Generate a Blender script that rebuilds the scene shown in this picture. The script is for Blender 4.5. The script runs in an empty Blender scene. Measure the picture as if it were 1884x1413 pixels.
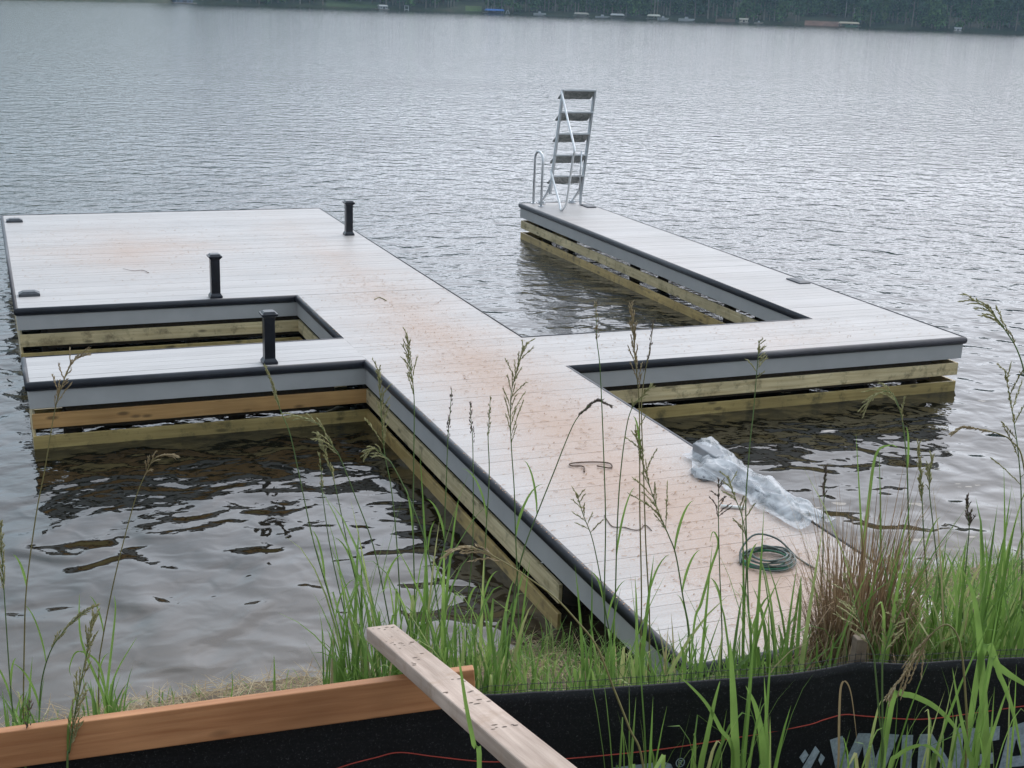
import bpy, bmesh, math, random
from mathutils import Vector as V, Matrix, noise
random.seed(7)
S = bpy.context.scene
COL = S.collection
PI = math.pi
# ------------------------------------------------------------------ camera
CW, CH = 1884.0, 1413.0
F = 2392.73
CX, CY = 942.0, 706.5
CAM = V((-3.377789, -11.935668, 3.405692))
RX = V((0.92751737, -0.37202858, 0.03614227))
UP = V((0.07224876, 0.27331220, 0.95920830))
FW = V((0.36673103, 0.88707112, -0.28038042))
FH = V((FW.x, FW.y, 0)).normalized()

def ray(u, v):
    return RX*((u-CX)/F) - UP*((v-CY)/F) + FW
def on(u, v, ax, val):
    d = ray(u, v)
    return CAM + d*((val-CAM[ax])/d[ax])
def onD(u, v, D):                       # the point of that pixel's ray at horizontal distance D
    d = ray(u, v)
    return CAM + d*(D/d.dot(FH))

cam = bpy.data.cameras.new('camera')
cam.sensor_width = 36.0
cam.lens = 36.0*F/CW
cam.clip_start = 0.05
cam.clip_end = 6000
co = bpy.data.objects.new('camera', cam)
COL.objects.link(co)
M = Matrix((RX, UP, -FW)).transposed().to_4x4()
M.translation = CAM
co.matrix_world = M
S.camera = co

WZ = -0.635                              # water level; the deck top is z = 0

# ------------------------------------------------------------------ materials
def newmat(name):
    m = bpy.data.materials.new(name)
    m.use_nodes = True
    nt = m.node_tree
    return m, nt, nt.nodes, nt.links, nt.nodes['Principled BSDF']
def ramp(nt, fac, stops):
    r = nt.nodes.new('ShaderNodeValToRGB')
    e = r.color_ramp.elements
    while len(e) > 1: e.remove(e[-1])
    e[0].position = stops[0][0]; e[0].color = (*stops[0][1], 1)
    for p, c in stops[1:]:
        k = e.new(p); k.color = (*c, 1)
    if fac is not None: nt.links.new(fac, r.inputs[0])
    return r
def texco(nt, scale=(1, 1, 1), rot=(0, 0, 0), kind='Object'):
    t = nt.nodes.new('ShaderNodeTexCoord')
    mp = nt.nodes.new('ShaderNodeMapping')
    mp.inputs['Scale'].default_value = scale
    mp.inputs['Rotation'].default_value = rot
    nt.links.new(t.outputs[kind], mp.inputs[0])
    return mp.outputs[0]
def noise_tex(nt, vec, scale, detail=2, rough=0.5, dist=0.0):
    n = nt.nodes.new('ShaderNodeTexNoise')
    n.inputs['Scale'].default_value = scale
    n.inputs['Detail'].default_value = detail
    n.inputs['Roughness'].default_value = rough
    n.inputs['Distortion'].default_value = dist
    nt.links.new(vec, n.inputs['Vector'])
    return n.outputs['Fac']
def math_n(nt, op, a, b=None, clamp=False):
    n = nt.nodes.new('ShaderNodeMath'); n.operation = op; n.use_clamp = clamp
    for i, x in enumerate((a, b)):
        if x is None: continue
        if isinstance(x, (int, float)): n.inputs[i].default_value = x
        else: nt.links.new(x, n.inputs[i])
    return n.outputs[0]
def mixc(nt, fac, a, b, mode='MIX'):
    n = nt.nodes.new('ShaderNodeMix'); n.data_type = 'RGBA'; n.blend_type = mode
    for sock, x in ((n.inputs[0], fac), (n.inputs[6], a), (n.inputs[7], b)):
        if isinstance(x, (int, float)): sock.default_value = x
        elif isinstance(x, tuple): sock.default_value = (*x, 1)
        else: nt.links.new(x, sock)
    return n.outputs[2]
def bump(nt, h, bsdf, strength=0.3, dist=0.01):
    b = nt.nodes.new('ShaderNodeBump')
    b.inputs['Strength'].default_value = strength
    b.inputs['Distance'].default_value = dist
    nt.links.new(h, b.inputs['Height'])
    nt.links.new(b.outputs[0], bsdf.inputs['Normal'])
    return b
def island(nt):
    return nt.nodes.new('ShaderNodeNewGeometry').outputs['Random Per Island']

def wood(name, c1, c2, axis, knots=True, rough=0.65, dirt=None, bump_s=0.25):
    """timber with grain along the given axis (0 x, 1 y) of object space"""
    m, nt, N, L, b = newmat(name)
    st = [14.0, 14.0, 14.0]; st[axis] = 0.7
    vec = texco(nt, tuple(st))
    g = noise_tex(nt, vec, 2.2, 5, 0.62, 0.35)
    st2 = [1.0, 1.0, 1.0]
    big = noise_tex(nt, texco(nt, tuple(st2)), 1.3, 3, 0.6)
    col = ramp(nt, g, [(0.28, c1), (0.72, c2)]).outputs[0]
    tint = ramp(nt, big, [(0.3, (0.72, 0.70, 0.66)), (0.7, (1.12, 1.1, 1.06))]).outputs[0]
    col = mixc(nt, 1.0, col, tint, 'MULTIPLY')
    ti = ramp(nt, nt.nodes.new('ShaderNodeObjectInfo').outputs['Random'], [(0.0, (0.84, 0.82, 0.76)), (1.0, (1.14, 1.13, 1.10))]).outputs[0]
    col = mixc(nt, 1.0, col, ti, 'MULTIPLY')
    if knots:
        s3 = [9.0, 9.0, 9.0]; s3[axis] = 3.2
        vo = N.new('ShaderNodeTexVoronoi'); vo.inputs['Scale'].default_value = 1.0
        L.new(texco(nt, tuple(s3)), vo.inputs['Vector'])
        k = ramp(nt, vo.outputs['Distance'], [(0.10, (1, 1, 1)), (0.22, (0, 0, 0))]).outputs[0]
        col = mixc(nt, math_n(nt, 'MULTIPLY', k, 0.8), col, tuple(x*0.28 for x in c1))
    if dirt:
        d = noise_tex(nt, texco(nt, (3, 3, 3)), 2.0, 6, 0.7)
        dm = ramp(nt, d, [(0.52, (0, 0, 0)), (0.68, (1, 1, 1))]).outputs[0]
        col = mixc(nt, math_n(nt, 'MULTIPLY', dm, 0.75), col, dirt)
    L.new(col, b.inputs['Base Color'])
    b.inputs['Roughness'].default_value = rough
    bump(nt, g, b, bump_s, 0.004)
    return m

def plain(name, c, rough=0.5, metal=0.0, var=0.12, scale=20, bs=0.0):
    m, nt, N, L, b = newmat(name)
    n = noise_tex(nt, texco(nt), scale, 4, 0.6)
    col = ramp(nt, n, [(0.3, tuple(x*(1-var) for x in c)), (0.7, tuple(min(1, x*(1+var)) for x in c))]).outputs[0]
    L.new(col, b.inputs['Base Color'])
    b.inputs['Roughness'].default_value = rough
    b.inputs['Metallic'].default_value = metal
    if bs: bump(nt, n, b, bs, 0.004)
    return m

def leafmat(name, stops, trans=0.45, rough=0.5, island_var=True):
    m, nt, N, L, b = newmat(name)
    r = ramp(nt, island(nt), stops)
    n = noise_tex(nt, texco(nt), 9.0, 3)
    tint = ramp(nt, n, [(0.3, (0.8, 0.8, 0.78)), (0.7, (1.15, 1.15, 1.1))]).outputs[0]
    col = mixc(nt, 1.0, r.outputs[0], tint, 'MULTIPLY')
    L.new(col, b.inputs['Base Color'])
    b.inputs['Roughness'].default_value = rough
    b.inputs['Specular IOR Level'].default_value = 0.35
    t = N.new('ShaderNodeBsdfTranslucent')
    L.new(col, t.inputs[0])
    mx = N.new('ShaderNodeMixShader'); mx.inputs[0].default_value = trans
    L.new(b.outputs[0], mx.inputs[1]); L.new(t.outputs[0], mx.inputs[2])
    L.new(mx.outputs[0], N['Material Output'].inputs[0])
    return m

def deckmat():
    m, nt, N, L, b = newmat('composite_decking')
    st = noise_tex(nt, texco(nt, (1.2, 26, 26)), 2.0, 5, 0.6, 0.2)
    base = ramp(nt, st, [(0.25, (0.345, 0.335, 0.33)), (0.75, (0.47, 0.455, 0.445))]).outputs[0]
    isl = ramp(nt, island(nt), [(0, (0.9, 0.9, 0.9)), (1, (1.06, 1.06, 1.06))]).outputs[0]
    base = mixc(nt, 1.0, base, isl, 'MULTIPLY')
    # sawdust: fine orange specks in drifting patches, thickest on the middle of the walkway
    oc = texco(nt, (1, 1, 1))
    sep = N.new('ShaderNodeSeparateXYZ'); L.new(oc, sep.inputs[0])
    x, y = sep.outputs[0], sep.outputs[1]
    patch = noise_tex(nt, texco(nt, (0.5, 0.8, 1)), 1.3, 4, 0.6)
    def bell(v, c, w):
        d = math_n(nt, 'ABSOLUTE', math_n(nt, 'SUBTRACT', v, c))
        return math_n(nt, 'SUBTRACT', 1.0, math_n(nt, 'DIVIDE', d, w), True)
    walk = math_n(nt, 'MULTIPLY', bell(x, 1.0, 1.7), math_n(nt, 'SUBTRACT', 1.15, math_n(nt, 'MULTIPLY', math_n(nt, 'ADD', y, 5.0), 0.055), True))
    plat = math_n(nt, 'MULTIPLY', bell(x, -1.6, 3.0), bell(y, 6.2, 4.0))
    zone = math_n(nt, 'MAXIMUM', walk, math_n(nt, 'MULTIPLY', plat, 0.8))
    zone = math_n(nt, 'MAXIMUM', zone, math_n(nt, 'MULTIPLY', bell(x, 4.6, 3.2), 0.5))
    dens = math_n(nt, 'ADD', math_n(nt, 'MULTIPLY', math_n(nt, 'ADD', zone, 0.12), 0.40), math_n(nt, 'MULTIPLY', math_n(nt, 'SUBTRACT', patch, 0.5), 0.22))
    sp = noise_tex(nt, texco(nt, (30, 70, 30)), 2.2, 4, 0.7, 0.6)
    fine = ramp(nt, math_n(nt, 'ADD', sp, math_n(nt, 'SUBTRACT', dens, 0.25)), [(0.50, (0, 0, 0)), (0.64, (1, 1, 1))]).outputs[0]
    veil = math_n(nt, 'MULTIPLY', math_n(nt, 'ADD', dens, 0.02, True), 0.95, True)
    col = mixc(nt, veil, base, (0.555, 0.472, 0.425))
    col = mixc(nt, math_n(nt, 'MULTIPLY', fine, 0.7), col, (0.40, 0.245, 0.16))
    dk = noise_tex(nt, texco(nt, (30, 70, 30)), 1.0, 3, 0.7)
    dk = ramp(nt, dk, [(0.70, (0, 0, 0)), (0.76, (1, 1, 1))]).outputs[0]
    col = mixc(nt, math_n(nt, 'MULTIPLY', dk, 0.4), col, (0.14, 0.10, 0.07))
    L.new(col, b.inputs['Base Color'])
    wet = noise_tex(nt, texco(nt), 1.1, 3, 0.6)
    r = math_n(nt, 'ADD', math_n(nt, 'MULTIPLY', wet, 0.28), 0.31)
    r = math_n(nt, 'ADD', r, math_n(nt, 'MULTIPLY', veil, 0.2))
    L.new(r, b.inputs['Roughness'])
    bump(nt, st, b, 0.25, 0.002)
    return m

def watermat():
    m, nt, N, L, b = newmat('lake_water')
    oc = texco(nt, (1, 1, 1))
    sep = N.new('ShaderNodeSeparateXYZ'); L.new(oc, sep.inputs[0])
    y = sep.outputs[1]
    # silt stirred up over the shallow bank
    silt = noise_tex(nt, texco(nt), 0.35, 3)
    shallow = math_n(nt, 'ADD', math_n(nt, 'MULTIPLY', y, -0.28), math_n(nt, 'MULTIPLY', silt, 0.8))
    col = ramp(nt, shallow, [(0.0, (0.005, 0.0058, 0.004)), (0.8, (0.006, 0.0055, 0.003)), (1.0, (0.012, 0.009, 0.0045))])
    r2 = ramp(nt, math_n(nt, 'SUBTRACT', math_n(nt, 'MULTIPLY', y, -0.5), 1.45), [(0.0, (0, 0, 0)), (1.0, (1, 1, 1))]).outputs[0]
    c = mixc(nt, r2, col.outputs[0], (0.060, 0.044, 0.027))
    L.new(c, b.inputs['Base Color'])
    far = math_n(nt, 'MINIMUM', math_n(nt, 'MULTIPLY', math_n(nt, 'MAXIMUM', math_n(nt, 'SUBTRACT', y, 25.0), 0.0), 0.0003), 0.07)
    L.new(math_n(nt, 'ADD', far, 0.042), b.inputs['Roughness'])
    b.inputs['IOR'].default_value = 1.62
    # waves: long smooth swell, crossed by shorter wind ripples
    swell = noise_tex(nt, texco(nt, (1.0, 1.12, 1), (0, 0, 0.35)), 1.75, 1.0, 0.4, 0.5)
    chop = noise_tex(nt, texco(nt, (1.0, 1.15, 1), (0, 0, -0.25)), 4.6, 1.0, 0.45, 0.5)
    rip = noise_tex(nt, texco(nt, (1.0, 1.2, 1), (0, 0, 0.1)), 13.0, 2.0, 0.5, 0.3)
    gust = ramp(nt, noise_tex(nt, texco(nt, (0.5, 1.2, 1)), 0.09, 3), [(0.35, (0.55,)*3), (0.65, (1.25,)*3)]).outputs[0]
    # the wind reaches the open lake; the cove behind the dock is calmer
    op = math_n(nt, 'ADD', math_n(nt, 'MULTIPLY', math_n(nt, 'ADD', y, 3.2), 0.10), 0.06)
    op = math_n(nt, 'MAXIMUM', math_n(nt, 'MINIMUM', op, 1.0), 0.06)
    h = math_n(nt, 'MULTIPLY', swell, math_n(nt, 'SUBTRACT', 0.086, math_n(nt, 'MULTIPLY', op, 0.040)))
    h = math_n(nt, 'ADD', h, math_n(nt, 'MULTIPLY', chop, math_n(nt, 'ADD', math_n(nt, 'MULTIPLY', op, 0.0085), 0.011)))
    h = math_n(nt, 'ADD', h, math_n(nt, 'MULTIPLY', rip, math_n(nt, 'MULTIPLY', math_n(nt, 'MULTIPLY', op, gust), 0.0082)))
    bp = bump(nt, h, b, 1.0, 1.0)
    return m

MAT = {}
MAT['deck'] = deckmat()
MAT['water'] = watermat()
MAT['nosing'] = plain('black_bullnose', (0.018, 0.019, 0.026), 0.38, 0, 0.3, 6)
MAT['fascia'] = plain('grey_fascia', (0.40, 0.395, 0.39), 0.5, 0, 0.07, 3)
MAT['pinex'] = wood('treated_pine_x', (0.43, 0.335, 0.18), (0.67, 0.575, 0.37), 0, True, 0.6, (0.10, 0.075, 0.035))
MAT['piney'] = wood('treated_pine_y', (0.43, 0.35, 0.20), (0.69, 0.60, 0.41), 1, True, 0.6, (0.13, 0.11, 0.05))
MAT['wetx'] = wood('wet_pine_x', (0.30, 0.225, 0.09), (0.50, 0.395, 0.175), 0, True, 0.4, (0.06, 0.055, 0.025))
MAT['wety'] = wood('wet_pine_y', (0.38, 0.27, 0.105), (0.60, 0.46, 0.215), 1, True, 0.4, (0.10, 0.06, 0.025))
MAT['orangex'] = wood('fresh_orange_board', (0.41, 0.225, 0.085), (0.58, 0.355, 0.155), 0, True, 0.55)
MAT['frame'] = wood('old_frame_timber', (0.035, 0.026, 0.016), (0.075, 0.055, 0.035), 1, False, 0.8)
MAT['black'] = plain('black_post_sleeve', (0.012, 0.013, 0.020), 0.3, 0, 0.3, 8)
MAT['cleat'] = plain('dark_grey_cleat', (0.06, 0.065, 0.075), 0.4, 0.2, 0.2, 25)
MAT['alu'] = plain('brushed_aluminium', (0.62, 0.64, 0.66), 0.42, 0.75, 0.1, 30)
MAT['alub'] = plain('polished_aluminium_tube', (0.78, 0.79, 0.80), 0.32, 0.55, 0.05, 30)

def treadmat():
    m, nt, N, L, b = newmat('perforated_tread')
    vo = N.new('ShaderNodeTexVoronoi'); vo.inputs['Scale'].default_value = 38
    L.new(texco(nt), vo.inputs['Vector'])
    n = noise_tex(nt, texco(nt), 7, 3)
    k = ramp(nt, vo.outputs['Distance'], [(0.35, (0, 0, 0)), (0.5, (1, 1, 1))]).outputs[0]
    g = ramp(nt, n, [(0.35, (0.26, 0.27, 0.26)), (0.65, (0.46, 0.46, 0.44))]).outputs[0]
    L.new(mixc(nt, k, (0.10, 0.11, 0.115), g), b.inputs['Base Color'])
    b.inputs['Roughness'].default_value = 0.6; b.inputs['Metallic'].default_value = 0.3
    return m
MAT['tread'] = treadmat()
MAT['weathered'] = wood('weathered_lumber', (0.36, 0.275, 0.24), (0.62, 0.51, 0.46), 0, False, 0.8, (0.36, 0.25, 0.18), 0.8)
MAT['cedar'] = wood('new_orange_lumber', (0.32, 0.13, 0.055), (0.53, 0.265, 0.13), 0, True, 0.6)
MAT['stake'] = wood('grey_stake', (0.13, 0.095, 0.07), (0.24, 0.19, 0.15), 1, False, 0.85)
MAT['red'] = plain('red_thread', (0.42, 0.05, 0.03), 0.6)
MAT['print'] = plain('pale_blue_print', (0.30, 0.355, 0.40), 0.6, 0, 0.28, 70)
MAT['net'] = plain('black_netting', (0.012, 0.013, 0.014), 0.6)

def fabricmat():
    m, nt, N, L, b = newmat('woven_black_fabric')
    n = noise_tex(nt, texco(nt, (120, 120, 120)), 1.0, 3, 0.8)
    w = noise_tex(nt, texco(nt, (3, 3, 60)), 1.0, 4, 0.7)
    c = ramp(nt, n, [(0.35, (0.002, 0.0022, 0.003)), (0.60, (0.008, 0.0085, 0.010)), (0.70, (0.075, 0.077, 0.08))]).outputs[0]
    c = mixc(nt, ramp(nt, w, [(0.5, (0, 0, 0)), (0.75, (0.5,)*3)]).outputs[0], c, (0.014, 0.015, 0.018))
    L.new(c, b.inputs['Base Color'])
    b.inputs['Roughness'].default_value = 0.7
    b.inputs['Specular IOR Level'].default_value = 0.3
    bump(nt, n, b, 0.5, 0.002)
    return m
MAT['fabric'] = fabricmat()

G1 = [(0.0, (0.105, 0.195, 0.042)), (0.5, (0.19, 0.325, 0.075)), (0.78, (0.30, 0.44, 0.125)), (0.90, (0.39, 0.42, 0.18)), (0.96, (0.46, 0.38, 0.22))]
G2 = [(0.0, (0.08, 0.13, 0.04)), (0.6, (0.12, 0.19, 0.065)), (1.0, (0.20, 0.23, 0.10))]
MAT['blade'] = leafmat('green_blade', G1)
MAT['stem'] = leafmat('green_stem', G2, 0.1)
MAT['stemtan'] = leafmat('tan_stem', [(0, (0.17, 0.155, 0.06)), (1, (0.28, 0.24, 0.11))], 0.1)
MAT['headgreen'] = leafmat('green_seed_head', [(0, (0.26, 0.25, 0.10)), (0.6, (0.42, 0.39, 0.20)), (1, (0.54, 0.49, 0.29))], 0.2, 0.7)
MAT['headtan'] = leafmat('tan_seed_head', [(0, (0.28, 0.20, 0.11)), (0.6, (0.42, 0.32, 0.19)), (1, (0.52, 0.43, 0.29))], 0.2, 0.7)
MAT['headdark'] = leafmat('dark_seed_head', [(0, (0.09, 0.065, 0.055)), (1, (0.20, 0.15, 0.115))], 0.1, 0.7)
MAT['straw'] = leafmat('dry_straw', [(0, (0.20, 0.13, 0.07)), (0.6, (0.36, 0.27, 0.15)), (1, (0.50, 0.42, 0.28))], 0.2, 0.7)
MAT['rust'] = leafmat('rust_brown_blade', [(0, (0.17, 0.105, 0.06)), (0.6, (0.34, 0.22, 0.13)), (1, (0.50, 0.37, 0.24))], 0.2, 0.7)
MAT['chips'] = leafmat('wood_chips', [(0, (0.26, 0.13, 0.065)), (0.6, (0.42, 0.25, 0.15)), (1, (0.55, 0.40, 0.28))], 0.05, 0.8)

def groundmat():
    m, nt, N, L, b = newmat('bank_soil')
    n = noise_tex(nt, texco(nt), 6, 6, 0.7)
    c = ramp(nt, n, [(0.3, (0.05, 0.036, 0.022)), (0.55, (0.115, 0.083, 0.05)), (0.75, (0.19, 0.145, 0.09))]).outputs[0]
    L.new(c, b.inputs['Base Color']); b.inputs['Roughness'].default_value = 0.9
    bump(nt, n, b, 0.8, 0.03)
    return m
MAT['soil'] = groundmat()

def plasticmat():
    m, nt, N, L, b = newmat('clear_plastic_film')
    n = noise_tex(nt, texco(nt, (1, 1, 1)), 5, 4, 0.6, 1.2)
    b.inputs['Base Color'].default_value = (0.72, 0.73, 0.75, 1)
    b.inputs['Roughness'].default_value = 0.18
    t = N.new('ShaderNodeBsdfTransparent'); t.inputs[0].default_value = (0.93, 0.94, 0.95, 1)
    f = ramp(nt, n, [(0.36, (0.22,)*3), (0.62, (0.62,)*3)]).outputs[0]
    mx = N.new('ShaderNodeMixShader')
    L.new(f, mx.inputs[0]); L.new(t.outputs[0], mx.inputs[1]); L.new(b.outputs[0], mx.inputs[2])
    L.new(mx.outputs[0], N['Material Output'].inputs[0])
    bump(nt, n, b, 0.35, 0.03)
    return m
MAT['plastic'] = plasticmat()
MAT['greyboard'] = plain('grey_offcut', (0.20, 0.21, 0.225), 0.5, 0, 0.15, 8)
MAT['whitepipe'] = plain('white_pipe', (0.7, 0.7, 0.68), 0.4)
MAT['hose'] = plain('dark_hose', (0.075, 0.10, 0.09), 0.4, 0, 0.3, 15)
MAT['hosegreen'] = plain('green_hose', (0.02, 0.15, 0.075), 0.4, 0, 0.3, 15)
MAT['strap'] = plain('brown_strap', (0.10, 0.062, 0.04), 0.7)
MAT['twig'] = plain('dark_twig', (0.14, 0.10, 0.075), 0.8)

# ------------------------------------------------------------------ mesh builder
ORG = {}
class MB:
    def __init__(s): s.v = []; s.f = []; s.mi = []
    def quad(s, a, b, c, d, mi=0):
        n = len(s.v); s.v += [V(a), V(b), V(c), V(d)]; s.f.append((n, n+1, n+2, n+3)); s.mi.append(mi)
    def tri(s, a, b, c, mi=0):
        n = len(s.v); s.v += [V(a), V(b), V(c)]; s.f.append((n, n+1, n+2)); s.mi.append(mi)
    def hexa(s, p, mi=0):                     # 8 corners: bottom ring, top ring
        n = len(s.v); s.v += [V(x) for x in p]
        for q in ((3, 2, 1, 0), (4, 5, 6, 7), (0, 1, 5, 4), (1, 2, 6, 5), (2, 3, 7, 6), (3, 0, 4, 7)):
            s.f.append(tuple(n+i for i in q)); s.mi.append(mi)
    def box(s, x0, x1, y0, y1, z0, z1, mi=0):
        s.hexa([(x0, y0, z0), (x1, y0, z0), (x1, y1, z0), (x0, y1, z0), (x0, y0, z1), (x1, y0, z1), (x1, y1, z1), (x0, y1, z1)], mi)
    def frustum(s, cx, cy, z0, z1, h0, h1):
        s.hexa([(cx-h0, cy-h0, z0), (cx+h0, cy-h0, z0), (cx+h0, cy+h0, z0), (cx-h0, cy+h0, z0), (cx-h1, cy-h1, z1), (cx+h1, cy-h1, z1), (cx+h1, cy+h1, z1), (cx-h1, cy+h1, z1)])
    def grid(s, rows, mi=0, close=False):
        n = len(s.v); w = len(rows[0])
        for r in rows: s.v += [V(p) for p in r]
        for i in range(len(rows)-1):
            for j in range(w if close else w-1):
                k = (j+1) % w
                s.f.append((n+i*w+j, n+i*w+k, n+(i+1)*w+k, n+(i+1)*w+j)); s.mi.append(mi)
    def tube(s, pts, r, n=8, cap=True, mi=0):
        pts = [V(p) for p in pts]
        rr = r if isinstance(r, (list, tuple)) else [r]*len(pts)
        rows = []; ref = None
        for i, p in enumerate(pts):
            t = (pts[min(i+1, len(pts)-1)]-pts[max(i-1, 0)]).normalized()
            if ref is None:
                ref = t.orthogonal().normalized()
            ref = (ref - t*ref.dot(t))
            if ref.length < 1e-6: ref = t.orthogonal()
            ref.normalize()
            bi = t.cross(ref)
            rows.append([p+(ref*math.cos(2*PI*k/n)+bi*math.sin(2*PI*k/n))*rr[i] for k in range(n)])
        base = len(s.v)
        s.grid(rows, mi, True)
        if cap:
            s.f.append(tuple(base+k for k in range(n-1, -1, -1))); s.mi.append(mi)
            e = base+(len(pts)-1)*n
            s.f.append(tuple(e+k for k in range(n))); s.mi.append(mi)
    def lumber(s, a, b, up, w, h, ext=0.0):      # a bar from a to b (axis of its top face centre), width w, depth h under it
        a, b = V(a), V(b); d = (b-a).normalized(); sd = d.cross(V(up)).normalized(); u = sd.cross(d).normalized()
        a = a-d*ext
        s.hexa([a-sd*w/2-u*h, a+sd*w/2-u*h, b+sd*w/2-u*h, b-sd*w/2-u*h, a-sd*w/2, a+sd*w/2, b+sd*w/2, b-sd*w/2])
    def build(s, name, mats, parent=None, smooth=False, bevel=0.0):
        if not isinstance(mats, (list, tuple)): mats = [mats]
        org = ORG[parent.name] if parent is not None else V((0, 0, 0))
        me = bpy.data.meshes.new(name)
        me.from_pydata([tuple(p-org) for p in s.v], [], s.f)
        for m in mats: me.materials.append(m)
        if len(mats) > 1: me.polygons.foreach_set('material_index', s.mi)
        if smooth: me.polygons.foreach_set('use_smooth', [True]*len(me.polygons))
        me.update()
        o = bpy.data.objects.new(name, me)
        COL.objects.link(o)
        if parent is not None: o.parent = parent; ORG[o.name] = org
        else: ORG[o.name] = V((0, 0, 0))
        if bevel:
            bv = o.modifiers.new('bevel', 'BEVEL'); bv.width = bevel; bv.segments = 2; bv.limit_method = 'ANGLE'
        return o
def thing(name, loc, label, cat, group=None):
    o = bpy.data.objects.new(name, None); COL.objects.link(o)
    o.location = V(loc); o.empty_display_size = 0.2
    ORG[o.name] = V(loc)
    return tag(o, label, cat, group)
def tag(o, label, cat, group=None):
    o['label'] = label; o['category'] = cat
    if group: o['group'] = group
    return o
def structure(o): o['kind'] = 'structure'; return o
def stuff(o): o['kind'] = 'stuff'; return o
def spline(pts, n=6):
    pts = [V(p) for p in pts]
    if len(pts) < 3:
        return [pts[0].lerp(pts[-1], i/n) for i in range(n+1)]
    out = []
    for i in range(len(pts)-1):
        p0 = pts[max(i-1, 0)]; p1 = pts[i]; p2 = pts[i+1]; p3 = pts[min(i+2, len(pts)-1)]
        for k in range(n):
            t = k/n
            out.append(0.5*((2*p1)+(p2-p0)*t+(2*p0-5*p1+4*p2-p3)*t*t+(3*p1-p0-3*p2+p3)*t**3))
    out.append(pts[-1])
    return out

# ------------------------------------------------------------------ terrain and water
def ground_z(x, y):
    yy = y + 0.25*noise.noise(V((x*0.45, 1.7, 0))) - 0.10*max(0.0, min(1.0, (x-1.9)))
    pts = [(-20, 3.3), (-12, 1.75), (-10.2, 1.25), (-9.2, 0.72), (-8.3, 0.30), (-6.45, -0.09), (-5.75, -0.30), (-4.9, -0.62), (-3.6, -0.95), (0, -1.7), (9, -3.2), (40, -8), (700, -9)]
    z = pts[-1][1]
    if yy < pts[0][0]: z = pts[0][1]
    for (a, za), (b, zb) in zip(pts, pts[1:]):
        if a <= yy <= b: z = za+(zb-za)*(yy-a)/(b-a); break
    if -9.5 < y < 0: z += 0.05*noise.noise(V((x*1.6, y*1.6, 0)))+0.02*noise.noise(V((x*6, y*6, 3)))
    # the soil is dug out under the end of the walkway
    if -0.1 < x < 1.95 and -6.35 < y < -4: z = min(z, -0.36-0.25*(y+6.35))
    return z
xs = [-700, -300, -120, -50, -25, -14, -10]+[-8+i*0.16 for i in range(114)]+[12, 16, 25, 50, 120, 300, 800]
ys = [-300, -100, -40, -20, -14, -12, -11]+[-10+i*0.14 for i in range(64)]+[-0.9, 1, 4, 9, 20, 40, 90, 300, 700]
g = MB(); g.grid([[(x, y, ground_z(x, y)) for x in xs] for y in ys])
structure(g.build('ground', MAT['soil'], smooth=True))

w = MB(); w.quad((-900, -60, WZ), (1100, -60, WZ), (1100, 900, WZ), (-900, 900, WZ))
structure(w.build('water', MAT['water']))

# ------------------------------------------------------------------ the dock
XL, W, XD, XG = -3.114, 1.83, 5.513, 6.711
YA, YC, YE, YH, YM, YN, YS = 9.416, 0.449, 9.441, -0.710, 0.861, 2.984, -6.45
dock = thing('dock', (0, 0, 0), 'branching lake dock of pale grey decking with black edges and slatted timber sides', 'dock')
def boards(name, x0, x1, y0, y1):
    m = MB(); y = y0
    while y < y1-0.02:
        ye = min(y+0.1385, y1)
        dz = random.uniform(-0.0008, 0.0008)
        m.box(x0, x1, y, ye-0.0028, -0.025, dz)
        y = ye
    return m.build(name, MAT['deck'], dock)
boards('platform_deck', XL, W, YN, YA)
boards('walkway_deck', 0, W, YS, YN-0.0005)
boards('finger_deck', XL, -0.001, 0, YM)
boards('arm_deck', W+0.001, XG, YH, YC)
boards('ladder_finger_deck', XD, XG, YC+0.0005, YE)

outline = [(0, YS), (W, YS), (W, YH), (XG, YH), (XG, YE), (XD, YE), (XD, YC), (W, YC), (W, YA), (XL, YA), (XL, YN), (0, YN), (0, YM), (XL, YM), (XL, 0), (0, 0)]
n = len(outline)
def nrm(i):
    a = V(outline[i % n]); b = V(outline[(i+1) % n]); d = (b-a).normalized()
    return V((d.y, -d.x))
def corner(i, off):                           # mitred offset of outline vertex i
    return V(outline[i % n]) + (nrm(i-1)+nrm(i))*off
def sweep(i, prof):                           # prof: list of (offset, z), closed
    m = MB()
    A = [(*corner(i, o), z) for o, z in prof]; B = [(*corner(i+1, o), z) for o, z in prof]
    m.grid([A, B], close=True)
    k = len(prof)
    m.f.append(tuple(range(k-1, -1, -1))); m.mi.append(0)
    m.f.append(tuple(range(k, 2*k))); m.mi.append(0)
    return m
bull = [(0.001, 0.003), (0.016, 0.006), (0.030, 0.000), (0.040, -0.014), (0.044, -0.034), (0.042, -0.054), (0.034, -0.070), (0.020, -0.080), (0.003, -0.083)]
def slab(i, o0, o1, z0, z1, t=None):
    m = MB()
    a0, a1, b0, b1 = corner(i, o0), corner(i, o1), corner(i+1, o0), corner(i+1, o1)
    if t:                                      # stop the board short at one end: (which end, coordinate y)
        if t[0] == 'a': a0 = V((a0.x, t[1])); a1 = V((a1.x, t[1]))
        else: b0 = V((b0.x, t[1])); b1 = V((b1.x, t[1]))
    m.hexa([(*a0, z0), (*a1, z0), (*b1, z0), (*b0, z0), (*a0, z1), (*a1, z1), (*b1, z1), (*b0, z1)])
    return m
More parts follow.
